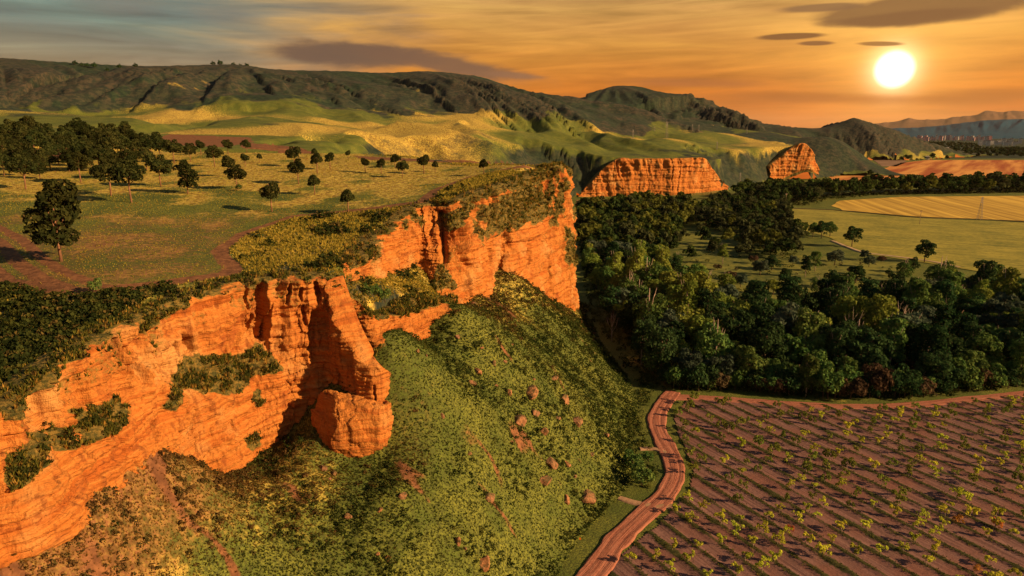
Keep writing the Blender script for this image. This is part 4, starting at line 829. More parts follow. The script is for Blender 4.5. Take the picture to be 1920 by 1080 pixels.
singles = [((1540, 447), 1.0, 'dark', 'wide dark tree, left one of the clump at the meadow corner'), ((1556, 444), .85, 'green', 'rounded green tree, right one of the clump at the meadow corner'), ((1524, 444), .8, 'green', 'small green tree at the outer left of the meadow corner clump'), ((1597, 463), 1.1, 'dark', 'lone dark tree standing beside the pale path'), ((1733, 492), 1.05, 'dark', 'upright dark tree rising over the wood beside the meadow'),
           ((1652, 492), .7, 'brown', 'thin brownish shrub on the near side of the pale path'), ((1620, 488), .6, 'grey', 'small grey green tree between path and wood'), ((1558, 490), .7, 'brown', 'brownish shrub below the pale path in the glade'), ((1630, 333), 1.0, 'dark', 'small dark round tree alone at the edge of the orange field'), ((1605, 338), .7, 'bush', 'small low bush left of the lone orange field tree')]
for (px, py), s, k, lab in singles:
    q_ = at_z(px, py, 0); place_tree(FOREST[k][0], tuple(q_), s, g.uniform(0, 6.28), lab, 'shrub' if k in ('brown', 'bush') else 'tree', None)
# bare pale trees among the wood
def bare_tree(loc, h, lab, seed):
    gg = np.random.default_rng(seed); e = tag(empty('bare_tree', loc, gg.uniform(0, 6)), lab, 'bare tree', 'bare pale trees in the wood'); b = MB(); r = .17
    b.tube([(0, 0, -.3), (.1, 0, h * .3), (.1, .1, h * .55)], [r, r * .8, r * .55], 6); b.build('trunk', PALEBARK, e, True)
    for i in range(6):
        b = MB(); a = 6.28 * i / 6 + gg.uniform(0, .6); p0 = np.array([.1, .05, h * gg.uniform(.28, .55)]); e1 = p0 + np.array([math.cos(a) * h * .14, math.sin(a) * h * .14, h * .28]); e2 = e1 + np.array([math.cos(a + .4) * h * .06, math.sin(a + .4) * h * .06, h * gg.uniform(.15, .3)])
        b.tube([p0, e1, e2], [r * .55, r * .4, r * .12], 5); b.tube([e1, e1 + (math.cos(a - .8) * h * .1, math.sin(a - .8) * h * .1, h * .16)], [r * .3, r * .1], 4); b.build('branch', PALEBARK, e, True)
for (px, py), h, lab in (((1590, 668), 15, 'bare pale tree standing alone left of the other bare trunks'), ((1650, 655), 14, 'bare forked pale tree, first of the row of three'), ((1676, 648), 15, 'bare reddish pale tree, middle of the row of three'), ((1702, 650), 15, 'bare pale tree, last of the row of three'), ((1147, 640), 10, 'bare white tree at the foot of the shaded slope')):
    bare_tree(tuple(at_z(px, py, 0)), h, lab, px)

# ------------------------------------------------------------------ pines on the plateau
def pine_c(g): return shell(g, 19, 0, 4.7, 2.3, 2.3, -.7, 1.0, .75, 1.25, .8) + [(0, 0, 4.7, 1.8, 1.8, 1.9)]
def pine_r(g): return shell(g, 14, 0, 4.5, 1.75, 1.6, -.8, .95, .7, 1.1, .85) + [(0, 0, 4.5, 1.5, 1.5, 1.4)]
def pine_t(g): return shell(g, 30, 0, 4.7, 2.2, 3.7, -.95, 1.0, .7, 1.15, .85) + [(0, 0, 5.0, 1.6, 1.6, 2.8)]
tr_p = lambda g: trunk_mesh('trunk', 5.6, .17, g, PINEBARK, 6, 1.3, .45, .15)
PINES = [mk('pine_tree', 41, pine_c, 3600, .36, L_PINE, tr_p, 1.5, 0, .7), mk('pine_tree', 42, pine_r, 2600, .33, L_PINE, tr_p, 1.5, 0, .7), mk('pine_tree', 43, pine_t, 4200, .36, L_PINE, tr_p, 1.5, 0, .7), mk('pine_tree', 44, pine_c, 3600, .36, L_PINE, tr_p, 1.5, 0, .7)]
PH = [7.6, 6.6, 8.9, 7.6]
pine_list = [((115, 490), 327, 2, 'tall two-tiered pine standing alone at the near end of the plateau'), ((48, 355), 288, 3, 'broad pine with thin trunk at the left picture edge'), ((152, 342), 283, 0, 'dense upright pine directly above the tall two-tiered one'), ((208, 367), 293, 0, 'leaning pine overlapping the wide ragged pine'), ((247, 380), 293, 3, 'wide ragged pine, lowest of the grove'), ((302, 350), 287, 0, 'broad pine between the ragged pine and the upright oval one'), ((352, 363), 295, 2, 'oval upright pine at the front right of the grove'), ((445, 356), 306, 0, 'round pine with a small bush at its foot'),
    ((430, 332), 290, 1, 'pine half hidden behind the one with the bush'), ((510, 397), 340, 1, 'lone round pine nearest the curved brown track'), ((590, 366), 326, 1, 'round lollipop pine in the open right of the nearest lone one'), ((653, 400), 353, 1, 'lone round pine beside the cliff-top path'), ((560, 345), 297, 3, 'two-lobed pine with a lower skirt'), ((552, 312), 272, 0, 'pine rising behind the two-lobed one'), ((595, 325), 285, 1, 'slender round pine, left of a close pair'), ((619, 318), 285, 1, 'slender round pine, right of a close pair'), ((487, 305), 287, 1, 'tiny round pine on its own behind the middle gap'), ((460, 313), 287, 1, 'small pine left of the tiny round one'),
    ((403, 313), 270, 0, 'leafy pine behind the oval upright one'), ((327, 305), 259, 0, 'pine just right of the highest pine of the grove'), ((300, 292), 244, 2, 'highest pine of the grove against the red strip'), ((357, 303), 266, 0, 'pine in the second line of the grove'), ((377, 291), 262, 1, 'small pine in the back line of the grove'), ((428, 290), 260, 0, 'pine at the back before the pink soil'), ((463, 287), 260, 0, 'low pine at the back right of the grove'), ((590, 297), 277, 1, 'small pine behind the slender pair'),
    ((653, 299), 281, 1, 'tiny pine by the field corner'), ((685, 323), 295, 1, 'small pine first of the far right row'), ((715, 326), 296, 1, 'small pine second of the far right row'), ((741, 315), 287, 0, 'pine behind the widest of the far right row'), ((755, 333), 300, 3, 'wide low pine of the far right row'), ((795, 326), 289, 1, 'small pine with visible trunk, right of the wide low one'), ((816, 323), 301, 1, 'rightmost small pine of the far right row'), ((907, 328), 297, 1, 'lone small pine on the cliff nose')]
grove = [(30, 318), (57, 320), (83, 322), (37, 300), (67, 296), (100, 290), (140, 296), (187, 322), (213, 302), (183, 292), (257, 302), (233, 296), (20, 285), (50, 288), (7, 303), (173, 286), (203, 284), (237, 282), (253, 285), (110, 310), (160, 306), (215, 335), (250, 325), (275, 318), (130, 322), (8, 330), (75, 335), (265, 290), (285, 300), (150, 276), (120, 278), (85, 276), (60, 272), (25, 268), (235, 270), (12, 292), (35, 310), (48, 330), (95, 318), (115, 300), (128, 288), (155, 320), (172, 312), (200, 318), (222, 288), (240, 318), (196, 276), (140, 284), (40, 276), (5, 278), (75, 282)]
def put_pine(base, top_px, kind, label, group):
    p = on_ground(*base); lo, hi = .4, 20.
    for _ in range(30):
        m_ = (lo + hi) / 2
        if proj(p + (0, 0, m_))[1] < top_px: hi = m_
        else: lo = m_
    s = hi / PH[kind]; return place_tree(PINES[kind], (p[0], p[1], p[2] - .1), s, random.uniform(0, 6.28), label, 'pine tree', group)
for b_, t_, k_, lab in pine_list: put_pine(b_, t_, k_, lab, 'pines scattered over the plateau')
for i, b_ in enumerate(grove): put_pine(b_, b_[1] - random.uniform(42, 58), [0, 3, 2, 0][i % 4], 'rounded dark pine crowded into the thick grove, ' + (w_ := ('back line' if b_[1] < 284 else 'middle' if b_[1] < 306 else 'front') + (' at its left end' if b_[0] < 70 else ' in its centre' if b_[0] < 170 else ' toward its right end')), 'pines of the thick grove, ' + w_)
def bush_at(base, s, kind, label, cat='shrub'):
    p = on_ground(*base); return place_tree(FOREST[kind][0], tuple(p), s, random.uniform(0, 6.28), label, cat, None)
bush_at((448, 358), .32, 'bush', 'small green bush at the foot of a round pine')
bush_at((1203, 912), .85, 'bush', 'round green bush left of the bend of the dirt road')
bush_at((1186, 880), .7, 'bush', 'shaded bush uphill of the round one at the dirt road bend')
bush_at((1215, 868), .45, 'yellow' if False else 'bush', 'small bush beside the split boulder at the road bend')
for q_, s_, w_ in (((690, 558), .42, 'leftmost of the three in the hollow between the cliffs'), ((706, 556), .36, 'middle one of the three in the hollow between the cliffs'), ((722, 566), .4, 'right one of the three in the hollow between the cliffs')): bush_at(q_, s_, 'bush', 'low olive bush, ' + w_)
bush_at((180, 552), .35, 'bush', 'pale leafy bush on the plateau edge above the shaded slope')
for i, (px, py) in enumerate([(140, 116), (153, 117), (163, 118), (177, 119), (200, 121), (224, 120), (254, 122), (400, 123), (412, 123), (438, 123), (450, 123), (462, 124)]):
    p = at_y(px, py + 1, 1050 if px < 300 else 1080); p[2] = height(p[0:1], p[1:2])[0]; place_tree(FOREST['bush'][1], tuple(p), random.uniform(.9, 1.5), random.uniform(0, 6.28), 'tiny dark tree on the skyline of the long dark ridge', 'tree', 'trees along the ridge skyline')

# ------------------------------------------------------------------ the young orchard
L_SAP = leaf_mat('sapling leaves', (.30, .34, .032), (.52, .52, .055), .42, sc=3.); L_SAPD = leaf_mat('sapling leaves green', (.10, .14, .024), (.20, .22, .036), .4, sc=3.); L_ORANGE = leaf_mat('withered leaves', (.30, .10, .02), (.45, .19, .04), .3, sc=3.)
def sap(g):
    out = []
    for i in range(g.integers(7, 11)):
        a = g.uniform(0, 6.28); r = g.uniform(.25, .95); out.append((math.cos(a) * r, math.sin(a) * r, g.uniform(1.0, 2.1), *([g.uniform(.22, .42)] * 3)))
    return out
def sap_b(g): return shell(g, 9, 0, .85, .8, .55, -.5, 1., .3, .5)
tr_sap = lambda g: trunk_mesh('trunk', 1.5, .055, g, PALEBARK, 5, .75, .4)
SAPS = [mk('sapling', 60 + i, sap, 210, .27, [L_SAP, L_SAP, L_SAPD][i % 3], tr_sap, 1.2) for i in range(6)]; BUSHS = [mk('shrub', 70 + i, sap_b, 260, .27, [L_SAPD, L_ORANGE][i], tr_sap, 1.2) for i in range(2)]
g = np.random.default_rng(91); cand = []
for k in range(-10, 60):
    for j in range(-80, 80):
        u = (k + .02 * g.normal()) * ROWS; v = j * 4.0 + (k % 2) * 1.8 + g.normal() * .5; p = RN * u + RD * v
        if not (0 < p[0] < 150 and 84 < p[1] < 172): continue
        px, py = proj((p[0], p[1], .3))
        if not (1080 < px < 1955 and py < 1100) or not inside(p[0:1], p[1:2], orch)[0]: continue
        if polydist(p[0:1], p[1:2], road_c)[0][0] < 3.4 or polydist(p[0:1], p[1:2], head)[0][0] < 2.6: continue
        if g.random() < .34: continue
        cand.append((p, px, py))
print('saplings', len(cand))
cand.sort(key=lambda q: -q[2]); cand = cand[:286]
thick = lambda px, py: min(abs((px - 1290) * .55 - (py - 752)) if px < 1460 else 99, abs((px - 1520) * .42 - (py - 870)) if 1500 < px < 1720 else 99)
for i, (p, px, py) in enumerate(cand):
    near_ = py > 960; dense = thick(px, py) < 22
    pr = SAPS[[0, 1, 3, 4][g.integers(4)] if (near_ or g.random() < .45) and not dense else [2, 5][g.integers(2)]]
    s = g.uniform(.75, 1.2) * (1.25 if dense else 1.0)
    side = 'beside the dirt road' if px < 1360 else 'in the middle of the orchard' if px < 1640 else 'at the right of the orchard'; dep = 'below the wood-side track' if py < 830 else 'half way down' if py < 960 else 'in the front rows'
    lab = 'bushy dark green sapling in the overgrown streak of the orchard' if dense else f'bright yellow green sapling {side}, {dep}' if near_ else f'thin leafy sapling {side}, {dep}'
    place_tree(pr, (p[0], p[1], .12), s, g.uniform(0, 6.28), lab, 'sapling', 'saplings: ' + lab)
for (px, py), s, k, lab in (((1480, 997), .8, 1, 'small rusty orange shrub in the orchard, nearer the dirt road'), ((1796, 982), 1.0, 1, 'rusty orange shrub, left of the two side by side'), ((1866, 990), 1.1, 1, 'rusty orange shrub, right of the two side by side'), ((1832, 1072), .7, 1, 'small orange tuft at the bottom of the orchard')):
    q_ = at_z(px, py, .1); place_tree(BUSHS[k], tuple(q_), s, g.uniform(0, 6.28), lab, 'shrub', None)

# ------------------------------------------------------------------ boulders
def stone_mat():
    m, n, b = new_mat('weathered stone'); P = n.add('ShaderNodeTexCoord').outputs['Object']; W = pos(n); f = n.noise(P, 2.2, 5, .65); r = n.add('ShaderNodeObjectInfo').outputs['Random']
    nz_ = n.sep(n.add('ShaderNodeNewGeometry').outputs['Normal'])[2]
    col = n.mix(n.ss(.35, .65, f), (.20, .085, .034), (.36, .175, .08)); col = n.mix(n.m('MULTIPLY', r, .5), col, (.20, .115, .075))
    lich = n.ss(.50, .62, n.m('ADD', n.noise(W, .9, 5, .7), n.m('MULTIPLY', nz_, .07))); col = n.mix(n.m('MULTIPLY', lich, .8), col, (.055, .055, .022))
    n.put(b.inputs['Base Color'], col); bump(n, b, f, .8, .3); return m
STONE = stone_mat()
def boulder_mesh(seed, sub=3, sq=(1, .8, .75)):
    import bmesh
    gg = np.random.default_rng(seed); bm = bmesh.new(); bmesh.ops.create_icosphere(bm, subdivisions=sub, radius=1.0); V = np.array([v.co[:] for v in bm.verts])
    for _ in range(11):
        d = gg.normal(size=3); d /= np.linalg.norm(d); h = gg.uniform(.55, .88); e = V @ d - h; V = V - np.where(e > 0, e * .93, 0)[:, None] * d
    V = V * (1 + .09 * fbm(V[:, 0] * 1.8 + seed, V[:, 1] * 1.8, V[:, 2] * 1.8, 4))[:, None] * np.array(sq)
    for v, c_ in zip(bm.verts, V): v.co = c_
    me = bpy.data.meshes.new('boulder'); bm.to_mesh(me); bm.free(); me.materials.append(STONE); return me
BOULD = [boulder_mesh(500 + i, 3, sq) for i, sq in enumerate([(1, .8, .7), (1.2, .8, .6), (.9, .9, .8), (1, .7, .9), (.62, .45, 1.35), (1.3, .9, .5), (1, 1, .7), (.9, .7, .8)])]
big_lab = {(1057, 755): 'blocky orange boulder on the upper right of the slope', (993, 739): 'long flat boulder half sunk in the slope grass', (1080, 795): 'rounded red boulder nearest the shaded foot of the slope', (973, 785): 'dark lichen-covered rock slab with its lit end facing right', (918, 944): 'squarish boulder alone in the lower middle of the slope', (858, 1025): 'tall thin standing slab near the bottom of the slope', (908, 1065): 'smooth red boulder at the very bottom of the slope', (755, 932): 'small pale boulder below the detached rock block', (653, 968): 'small orange rock left of the lower slope', (1100, 932): 'shrub-topped boulder left of the dirt road', (895, 699): 'upright pale boulder high on the slope', (897, 565): 'dark leaning rock at the foot of the far cliff', (887, 578): 'angular rock fallen below the far cliff', (1212, 885): 'split pale boulder by the bend of the dirt road', (872, 1038): 'little pale stone beside the standing slab', (1062, 870): 'rounded rock in the shrubby hollow of the slope', (1062, 937): 'low cracked rock left of the shrub-topped boulder', (925, 685): 'narrow pointed rock beside the upright pale boulder', (1003, 779): 'orange rock pair stone, next to the long dark slab', (783, 672): 'pale stone just under the lower outcrop'}
rocks = [((1057, 755), 34, 0), ((993, 739), 40, 5), ((1003, 779), 24, 2), ((1080, 795), 34, 3), ((973, 785), 46, 1), ((1020, 812), 26, 2), ((1062, 870), 22, 7), ((1078, 893), 11, 0), ((1032, 866), 36, 6), ((1020, 902), 34, 6), ((1100, 932), 44, 6), ((1062, 937), 26, 7), ((918, 944), 30, 0), ((858, 1025), 26, 4), ((872, 1038), 12, 2), ((908, 1065), 38, 2), ((755, 932), 24, 7), ((653, 968), 20, 2), ((712, 954), 14, 1), ((708, 1038), 12, 3), ((830, 792), 14, 4), ((883, 727), 22, 1), ((1208, 893), 14, 3), ((1212, 885), 26, 3), ((1135, 817), 18, 6), ((895, 699), 24, 7), ((925, 685), 16, 4), ((953, 735), 20, 3), ((1037, 718), 22, 1), ((1000, 714), 10, 0), ((858, 638), 14, 2), ((783, 672), 13, 3), ((903, 658), 10, 1), ((947, 684), 12, 0), ((800, 682), 10, 4), ((878, 558), 20, 3), ((897, 565), 22, 7), ((887, 578), 18, 0), ((917, 578), 13, 4), ((607, 882), 20, 3), ((627, 894), 18, 0), ((467, 876), 10, 2), ((620, 905), 10, 1), ((1046, 790), 16, 0), ((1110, 850), 13, 2), ((960, 835), 12, 1), ((880, 860), 12, 6), ((1000, 640), 9, 0), ((960, 650), 8, 2), ((930, 720), 10, 2)]
for i, (b_, wpx, k_) in enumerate(rocks):
    p = on_ground(*b_); D = p[1] * CP + (CAM_H - p[2]) * SP; r = wpx * D / 1280 / 2 * .92
    o = link('boulder', BOULD[k_]); o.location = (p[0], p[1], p[2] - .05 * r); o.scale = (r, r, r); o.rotation_euler = (random.uniform(-.25, .25), random.uniform(-.25, .25) if k_ != 4 else -.15, random.uniform(0, 6.28))
    tag(o, big_lab.get(b_, 'small orange rock fragment scattered in the grass of the slope'), 'boulder', 'boulders on the grassy slope')
# detached rock block at the foot of the fin
def block():
    import bmesh
    gg = np.random.default_rng(9); bm = bmesh.new(); bmesh.ops.create_icosphere(bm, subdivisions=6, radius=1.0); V = np.array([v.co[:] for v in bm.verts])
    V = V * (1 + .28 * fbm(V[:, 0] * 1.1 + 3, V[:, 1] * 1.1, V[:, 2] * 1.1, 2))[:, None]
    for d, h in (((.45, -.85, .15), .66), ((.9, -.2, .1), .78), ((-.7, -.55, .35), .72), ((0, .1, 1), .72), ((.1, -.65, .75), .72), ((.6, -.5, -.5), .85)):
        d = np.array(d) / np.linalg.norm(d); e = V @ d - h + .06 * fbm(V[:, 0] * 3, V[:, 1] * 3, V[:, 2] * 3, 3); V = V - np.where(e > 0, e * .85, 0)[:, None] * d
    f1, fd, ci = worley(V[:, 0] * 3.1 + V[:, 1] * 1.7, V[:, 2] * 3.0 + V[:, 1])
    V = V * (1 + .05 * fbm(V[:, 0] * 3, V[:, 1] * 3, V[:, 2] * 3, 5) + .10 * (ci - .5) - .05 * (1 - sstep(0, .08, fd)) + .03 * perlin(V[:, 2] * 9, V[:, 0]))[:, None]
    for v, c_ in zip(bm.verts, V): v.co = c_
    for f in bm.faces: f.smooth = True
    me = bpy.data.meshes.new('rock_block'); bm.to_mesh(me); bm.free(); me.materials.append(ROCK); o = link('rock_block', me)
    c_ = at_y(660, 805, 97.0); o.location = tuple(c_ + np.array([0, 1.0, -.2])); o.scale = (6.6, 4.2, 6.4); o.rotation_euler = (0, .12, -.15); tag(o, 'huge pale orange rock block detached below the standing rock fin', 'rock')
block()
# ------------------------------------------------------------------ low growth: grass tufts, bushes, weeds
def tuft_proto(seed, k=5, w=.20, spread=.55):
    gg = np.random.default_rng(seed); V = []
    for i in range(k):
        a = gg.uniform(0, 6.28); d = np.array([math.cos(a), math.sin(a), 0]); o = d * gg.uniform(0, .25); t = np.array([-d[1], d[0], 0]) * w
        V += [o - t, o + t, o + d * gg.uniform(.2, spread) + np.array([0, 0, gg.uniform(.6, 1.1)])]
    return np.array(V), np.arange(3 * k).reshape(-1, 3)
TV, TF = zip(*[tuft_proto(800 + i) for i in range(5)])
def lump(seed, k, total, size):
    gg = np.random.default_rng(seed); cl_ = [(gg.uniform(-.5, .5), gg.uniform(-.5, .5), gg.uniform(.15, .5), *([gg.uniform(.35, .6)] * 3)) for _ in range(k)]
    return leaves(cl_, total, size, gg)
LV, LF = zip(*[lump(820 + i, 3, 26, .44) for i in range(5)])
def sample_net(mask, count, g, wpow=1.0):
    """points spread over the cells of the ground net where mask holds"""
    r, c_ = np.nonzero(mask[:-1, :-1]); wgt = (yr[r] ** wpow); i = g.choice(len(r), count, p=wgt / wgt.sum()); r, c_ = r[i], c_[i]; a, b = g.random(count), g.random(count)
    f = lambda A: A[r, c_] * (1 - a) * (1 - b) + A[r + 1, c_] * a * (1 - b) + A[r, c_ + 1] * (1 - a) * b + A[r + 1, c_ + 1] * a * b
    return np.column_stack([f(GX), f(GY), f(GZ)]), f(COVER[..., 0]), f(COVER[..., 1]), f(COVER[..., 2]), f(GPX)
g = np.random.default_rng(123)
vis = (GPX > -60) & (GPX < 1980) & (GPY < 1120) & (GPY > 0)
def tints(n, pal, wts):
    k = g.choice(len(pal), n, p=np.array(wts) / sum(wts)); return np.array(pal)[k] * g.uniform(.7, 1.3, (n, 1))
GREENS = [(.12, .155, .020), (.19, .21, .028), (.075, .10, .017), (.26, .24, .036)]; DRYS = [(.26, .125, .026), (.34, .20, .04), (.18, .082, .022), (.34, .23, .05)]
def tint_flow(P, pal, sc, jit=.13, seed=0.):
    v = np.clip(.5 + .75 * fbm(P[:, 0] / sc, P[:, 1] / sc, seed, 3) + .14 * g.normal(size=len(P)), 0, .999) * (len(pal) - 1); i = v.astype(int); t = (v - i)[:, None]; pal = np.array(pal)
    return (pal[i] * (1 - t) + pal[i + 1] * t) * (1 + jit * g.normal(size=(len(P), 1))).clip(.6, 1.5)
# slope below the cliff
P_, so, sc_, dr_, _ = sample_net((GK == 1) & vis, 94000, g, 1.0)
dryw = sstep(.30, .80, dr_ + .5 * (so - .1) + .12 * g.normal(size=len(P_)))[:, None]; isdry = dryw[:, 0] > .5; kp = (so < .66) | (g.random(len(P_)) < .22); P_, so, sc_, dr_, dryw, isdry = P_[kp], so[kp], sc_[kp], dr_[kp], dryw[kp], isdry[kp]
T_ = tint_flow(P_, [(.022, .040, .010), (.036, .058, .013), (.054, .074, .015), (.096, .094, .019)], 13., .09, 4.) * (1 - dryw) + tint_flow(P_, [(.10, .048, .015), (.15, .070, .018), (.19, .10, .024), (.25, .155, .034)], 9., .09, 7.) * dryw
S_ = g.uniform(.14, .34, len(P_)) * (.6 + P_[:, 1] / 240)
tag(link('grass', joined('grass', TV, TF, P_, S_, g.uniform(0, 6.28, len(P_)), TINT, T_)), 'long rough grass over the slope below the cliff', None, None, 'stuff')
nzp = fbm(P_[:, 0] / 7, P_[:, 1] / 7, 4.5, 3); m_ = (nzp > .06 - .30 * isdry - .25 * sstep(2, 22, P_[:, 0])) & (g.random(len(P_)) < .11 + .05 * isdry + .05 * sstep(2, 22, P_[:, 0])); B_ = P_[m_]
T_ = np.where(isdry[m_][:, None], tints(m_.sum(), [(.10, .06, .022), (.065, .055, .018)], [1, 1]), tints(m_.sum(), [(.026, .040, .011), (.042, .056, .014), (.070, .076, .017)], [3, 3, 1.5]))
tag(link('undergrowth', joined('undergrowth', LV, LF, B_, g.uniform(.25, .75, len(B_)) * (.6 + B_[:, 1] / 240), g.uniform(0, 6.28, len(B_)), TINT, T_)), 'low bushes scattered over the slope below the cliff', None, None, 'stuff')
# plateau
P_, so, sc_, dr_, _ = sample_net((GK == 2) & vis & (soil < .8) & (GY < 290), 35000, g, 1.2)
edge = sc_ > .12
T_ = np.where(edge[:, None], tints(len(P_), [(.08, .09, .017), (.20, .175, .028), (.38, .29, .05)], [1, 3, 4]), tint_flow(P_, [(.17, .18, .028), (.28, .25, .038), (.38, .31, .048), (.31, .19, .042)], 12., .08, 2.))
S_ = np.where(edge, g.uniform(.22, .52, len(P_)), g.uniform(.10, .24, len(P_))) * (.6 + P_[:, 1] / 260)
tag(link('grass', joined('grass', TV, TF, P_, S_, g.uniform(0, 6.28, len(P_)), TINT, T_)), 'sparse grass over the brown plateau', None, None, 'stuff')
# shaded bushes on the bank left of the cliff edge, and in the gully
P_, so, sc_, dr_, px_s = sample_net((GK == 2) & vis & (GS > .5) & (GY < 200), 9000, g, 1.0)
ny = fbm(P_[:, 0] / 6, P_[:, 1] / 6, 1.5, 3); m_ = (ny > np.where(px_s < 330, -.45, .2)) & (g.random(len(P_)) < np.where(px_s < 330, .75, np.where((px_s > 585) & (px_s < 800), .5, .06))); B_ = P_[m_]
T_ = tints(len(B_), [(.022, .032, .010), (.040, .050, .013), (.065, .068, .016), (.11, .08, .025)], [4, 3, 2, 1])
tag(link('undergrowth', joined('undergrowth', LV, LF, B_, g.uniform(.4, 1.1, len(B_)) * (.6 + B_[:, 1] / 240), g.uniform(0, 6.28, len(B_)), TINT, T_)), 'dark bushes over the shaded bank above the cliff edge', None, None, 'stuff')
# growth on the ledges and the edge of the cliffs
def on_cliff(V, vm, count, thr, smin_, smax_, pal, wts, name, label):
    r, c_ = np.nonzero(vm > thr); px, py = proj(V[r, c_]); ok = (px > -40) & (px < 1960) & (py < 1110); r, c_ = r[ok], c_[ok]; wgt = sstep(thr * .6, 1.0, vm[r, c_]) ** 1.6 * sstep(-.35, .35, fbm(V[r, c_, 0] / 2.2, V[r, c_, 2] / 1.6, V[r, c_, 1] / 2.2, 2)); i = g.choice(len(r), count, p=wgt / wgt.sum()); P_ = V[r[i], c_[i]] + g.normal(size=(count, 3)) * .12
    T_ = tints(count, pal, wts); S_ = g.uniform(smin_, smax_, count) * (.6 + P_[:, 1] / 240)
    pv, pf = (TV, TF) if name == 'grass' else (LV, LF)
    tag(link(name, joined(name, pv, pf, P_, S_, g.uniform(0, 6.28, count), TINT, T_)), label, None, None, 'stuff')
GP = [(.09, .095, .018), (.18, .15, .028), (.055, .065, .015), (.28, .17, .036)]
on_cliff(VA, vmA, 7000, .35, .3, .75, GP, [3, 3, 3, 2], 'grass', 'grass on ledges and edge of the near cliff')
on_cliff(VA, vmA, 1700, .75, .25, .7, [(.03, .04, .011), (.055, .06, .015), (.08, .055, .02)], [3, 2, 1], 'undergrowth', 'bushes on the ledges of the near cliff')
on_cliff(VB, vmB, 5200, .55, .3, .75, GP, [3, 3, 2, 3], 'grass', 'grass on ledges and edge of the far cliff')
on_cliff(VB, vmB, 1200, .75, .25, .7, [(.03, .04, .011), (.055, .06, .015), (.09, .06, .02)], [3, 2, 2], 'undergrowth', 'bushes on the ledges of the far cliff')
P_, so, sc_, dr_, px_s = sample_net((GK == 2) & vis & (GS > .5) & (GY < 215) & (GPX > 380), 15000, g, 1.4)
T_ = tints(len(P_), [(.10, .105, .018), (.24, .20, .032), (.40, .30, .05), (.06, .07, .014)], [1.5, 3, 4, 1])
tag(link('grass', joined('grass', TV, TF, P_, g.uniform(.18, .48, len(P_)) * (.6 + P_[:, 1] / 240), g.uniform(0, 6.28, len(P_)), TINT, T_)), 'golden grass in the hollow between the two cliffs', None, None, 'stuff')
# weeds along the orchard rows
n_ = 90000; k_ = g.integers(15, 52, n_); v_ = g.uniform(-125, 8, n_); off = g.normal(size=n_) * .33; P2 = RN[None] * ((k_ * ROWS) + off)[:, None] + RD[None] * v_[:, None] * 1.0
px, py = proj(np.column_stack([P2, np.full(n_, .3)])); ok = (px > 1070) & (px < 1960) & (py < 1110) & inside(P2[:, 0], P2[:, 1], orch) & (fbm(v_ / 5, k_ * 3.3, 1., 2) > -.4)
ok &= polydist(P2[:, 0], P2[:, 1], road_c[::6])[0] > 3.2
P2 = P2[ok]; print('weeds', len(P2)); P_ = np.column_stack([P2, np.full(len(P2), .22)])
tag(link('weeds', joined('weeds', TV, TF, P_, g.uniform(.14, .34, len(P_)), g.uniform(0, 6.28, len(P_)), TINT, tints(len(P_), [(.035, .048, .012), (.070, .080, .018), (.16, .165, .03), (.15, .10, .03)], [3, 3, 2, 1]))), 'weeds along the orchard rows', None, None, 'stuff')
# undergrowth below the wood and on the verge between slope, track and wood
def cover_poly(poly, count, s0, s1, pal, wts, label, z=0.0, nzt=-9):
    poly = np.asarray(poly); lo, hi = poly.min(0), poly.max(0); q = lo + g.random((count, 2)) * (hi - lo); q = q[inside(q[:, 0], q[:, 1], poly)]; q = q[fbm(q[:, 0] / 9, q[:, 1] / 9, 2., 3) > nzt]; q = q[polydist(q[:, 0], q[:, 1], head)[0] > 3.0]; q = q[polydist(q[:, 0], q[:, 1], road_c[::6])[0] > 3.4]
    P_ = np.column_stack([q, np.full(len(q), z)]); tag(link('undergrowth', joined('undergrowth', LV, LF, P_, g.uniform(s0, s1, len(q)), g.uniform(0, 6.28, len(q)), TINT, tints(len(q), pal, wts))), label, None, None, 'stuff')
UG = [(.022, .034, .012), (.035, .05, .015), (.055, .066, .018), (.06, .05, .03)]
cover_poly(F1, 3800, .8, 2.0, UG, [3, 3, 2, 1], 'dark undergrowth below the dense wood')
cover_poly(F2, 2600, .8, 2.0, UG, [3, 3, 2, 1], 'dark undergrowth below the wood under the cliff')
cover_poly(px_poly([(1080, 420), (1094, 520), (1110, 600), (1175, 690), (1212, 738), (1240, 722), (1180, 620), (1130, 540), (1112, 420)]), 2600, .6, 1.6, [(.03, .045, .013), (.05, .068, .016), (.075, .085, .02)], [3, 3, 2], 'dark brush between the slope and the wood')
cover_poly(F3, 2600, .8, 1.9, UG, [2, 3, 2, 2], 'bushes in the open wood around the glade', 0., -.1)
cover_poly(F4, 3000, 1.4, 3.0, UG, [3, 3, 2, 1], 'bushes below the long tree belt')
cover_poly(px_poly([(1205, 690), (1262, 738), (1240, 760), (1228, 800), (1236, 840), (1255, 880), (1235, 920), (1200, 925), (1175, 880), (1180, 800), (1195, 740)]), 1300, .4, 1.1, [(.03, .045, .013), (.05, .068, .016), (.08, .09, .02)], [2, 3, 2], 'green verge between the slope and the dirt road', 0., -.2)
cover_poly(px_poly([(1255, 505), (1330, 465), (1420, 470), (1500, 480), (1600, 485), (1720, 500), (1700, 560), (1540, 590), (1400, 585), (1260, 560)]), 700, .6, 1.8, UG, [1, 3, 3, 2], 'bushes dotted over the glade', 0., .12)
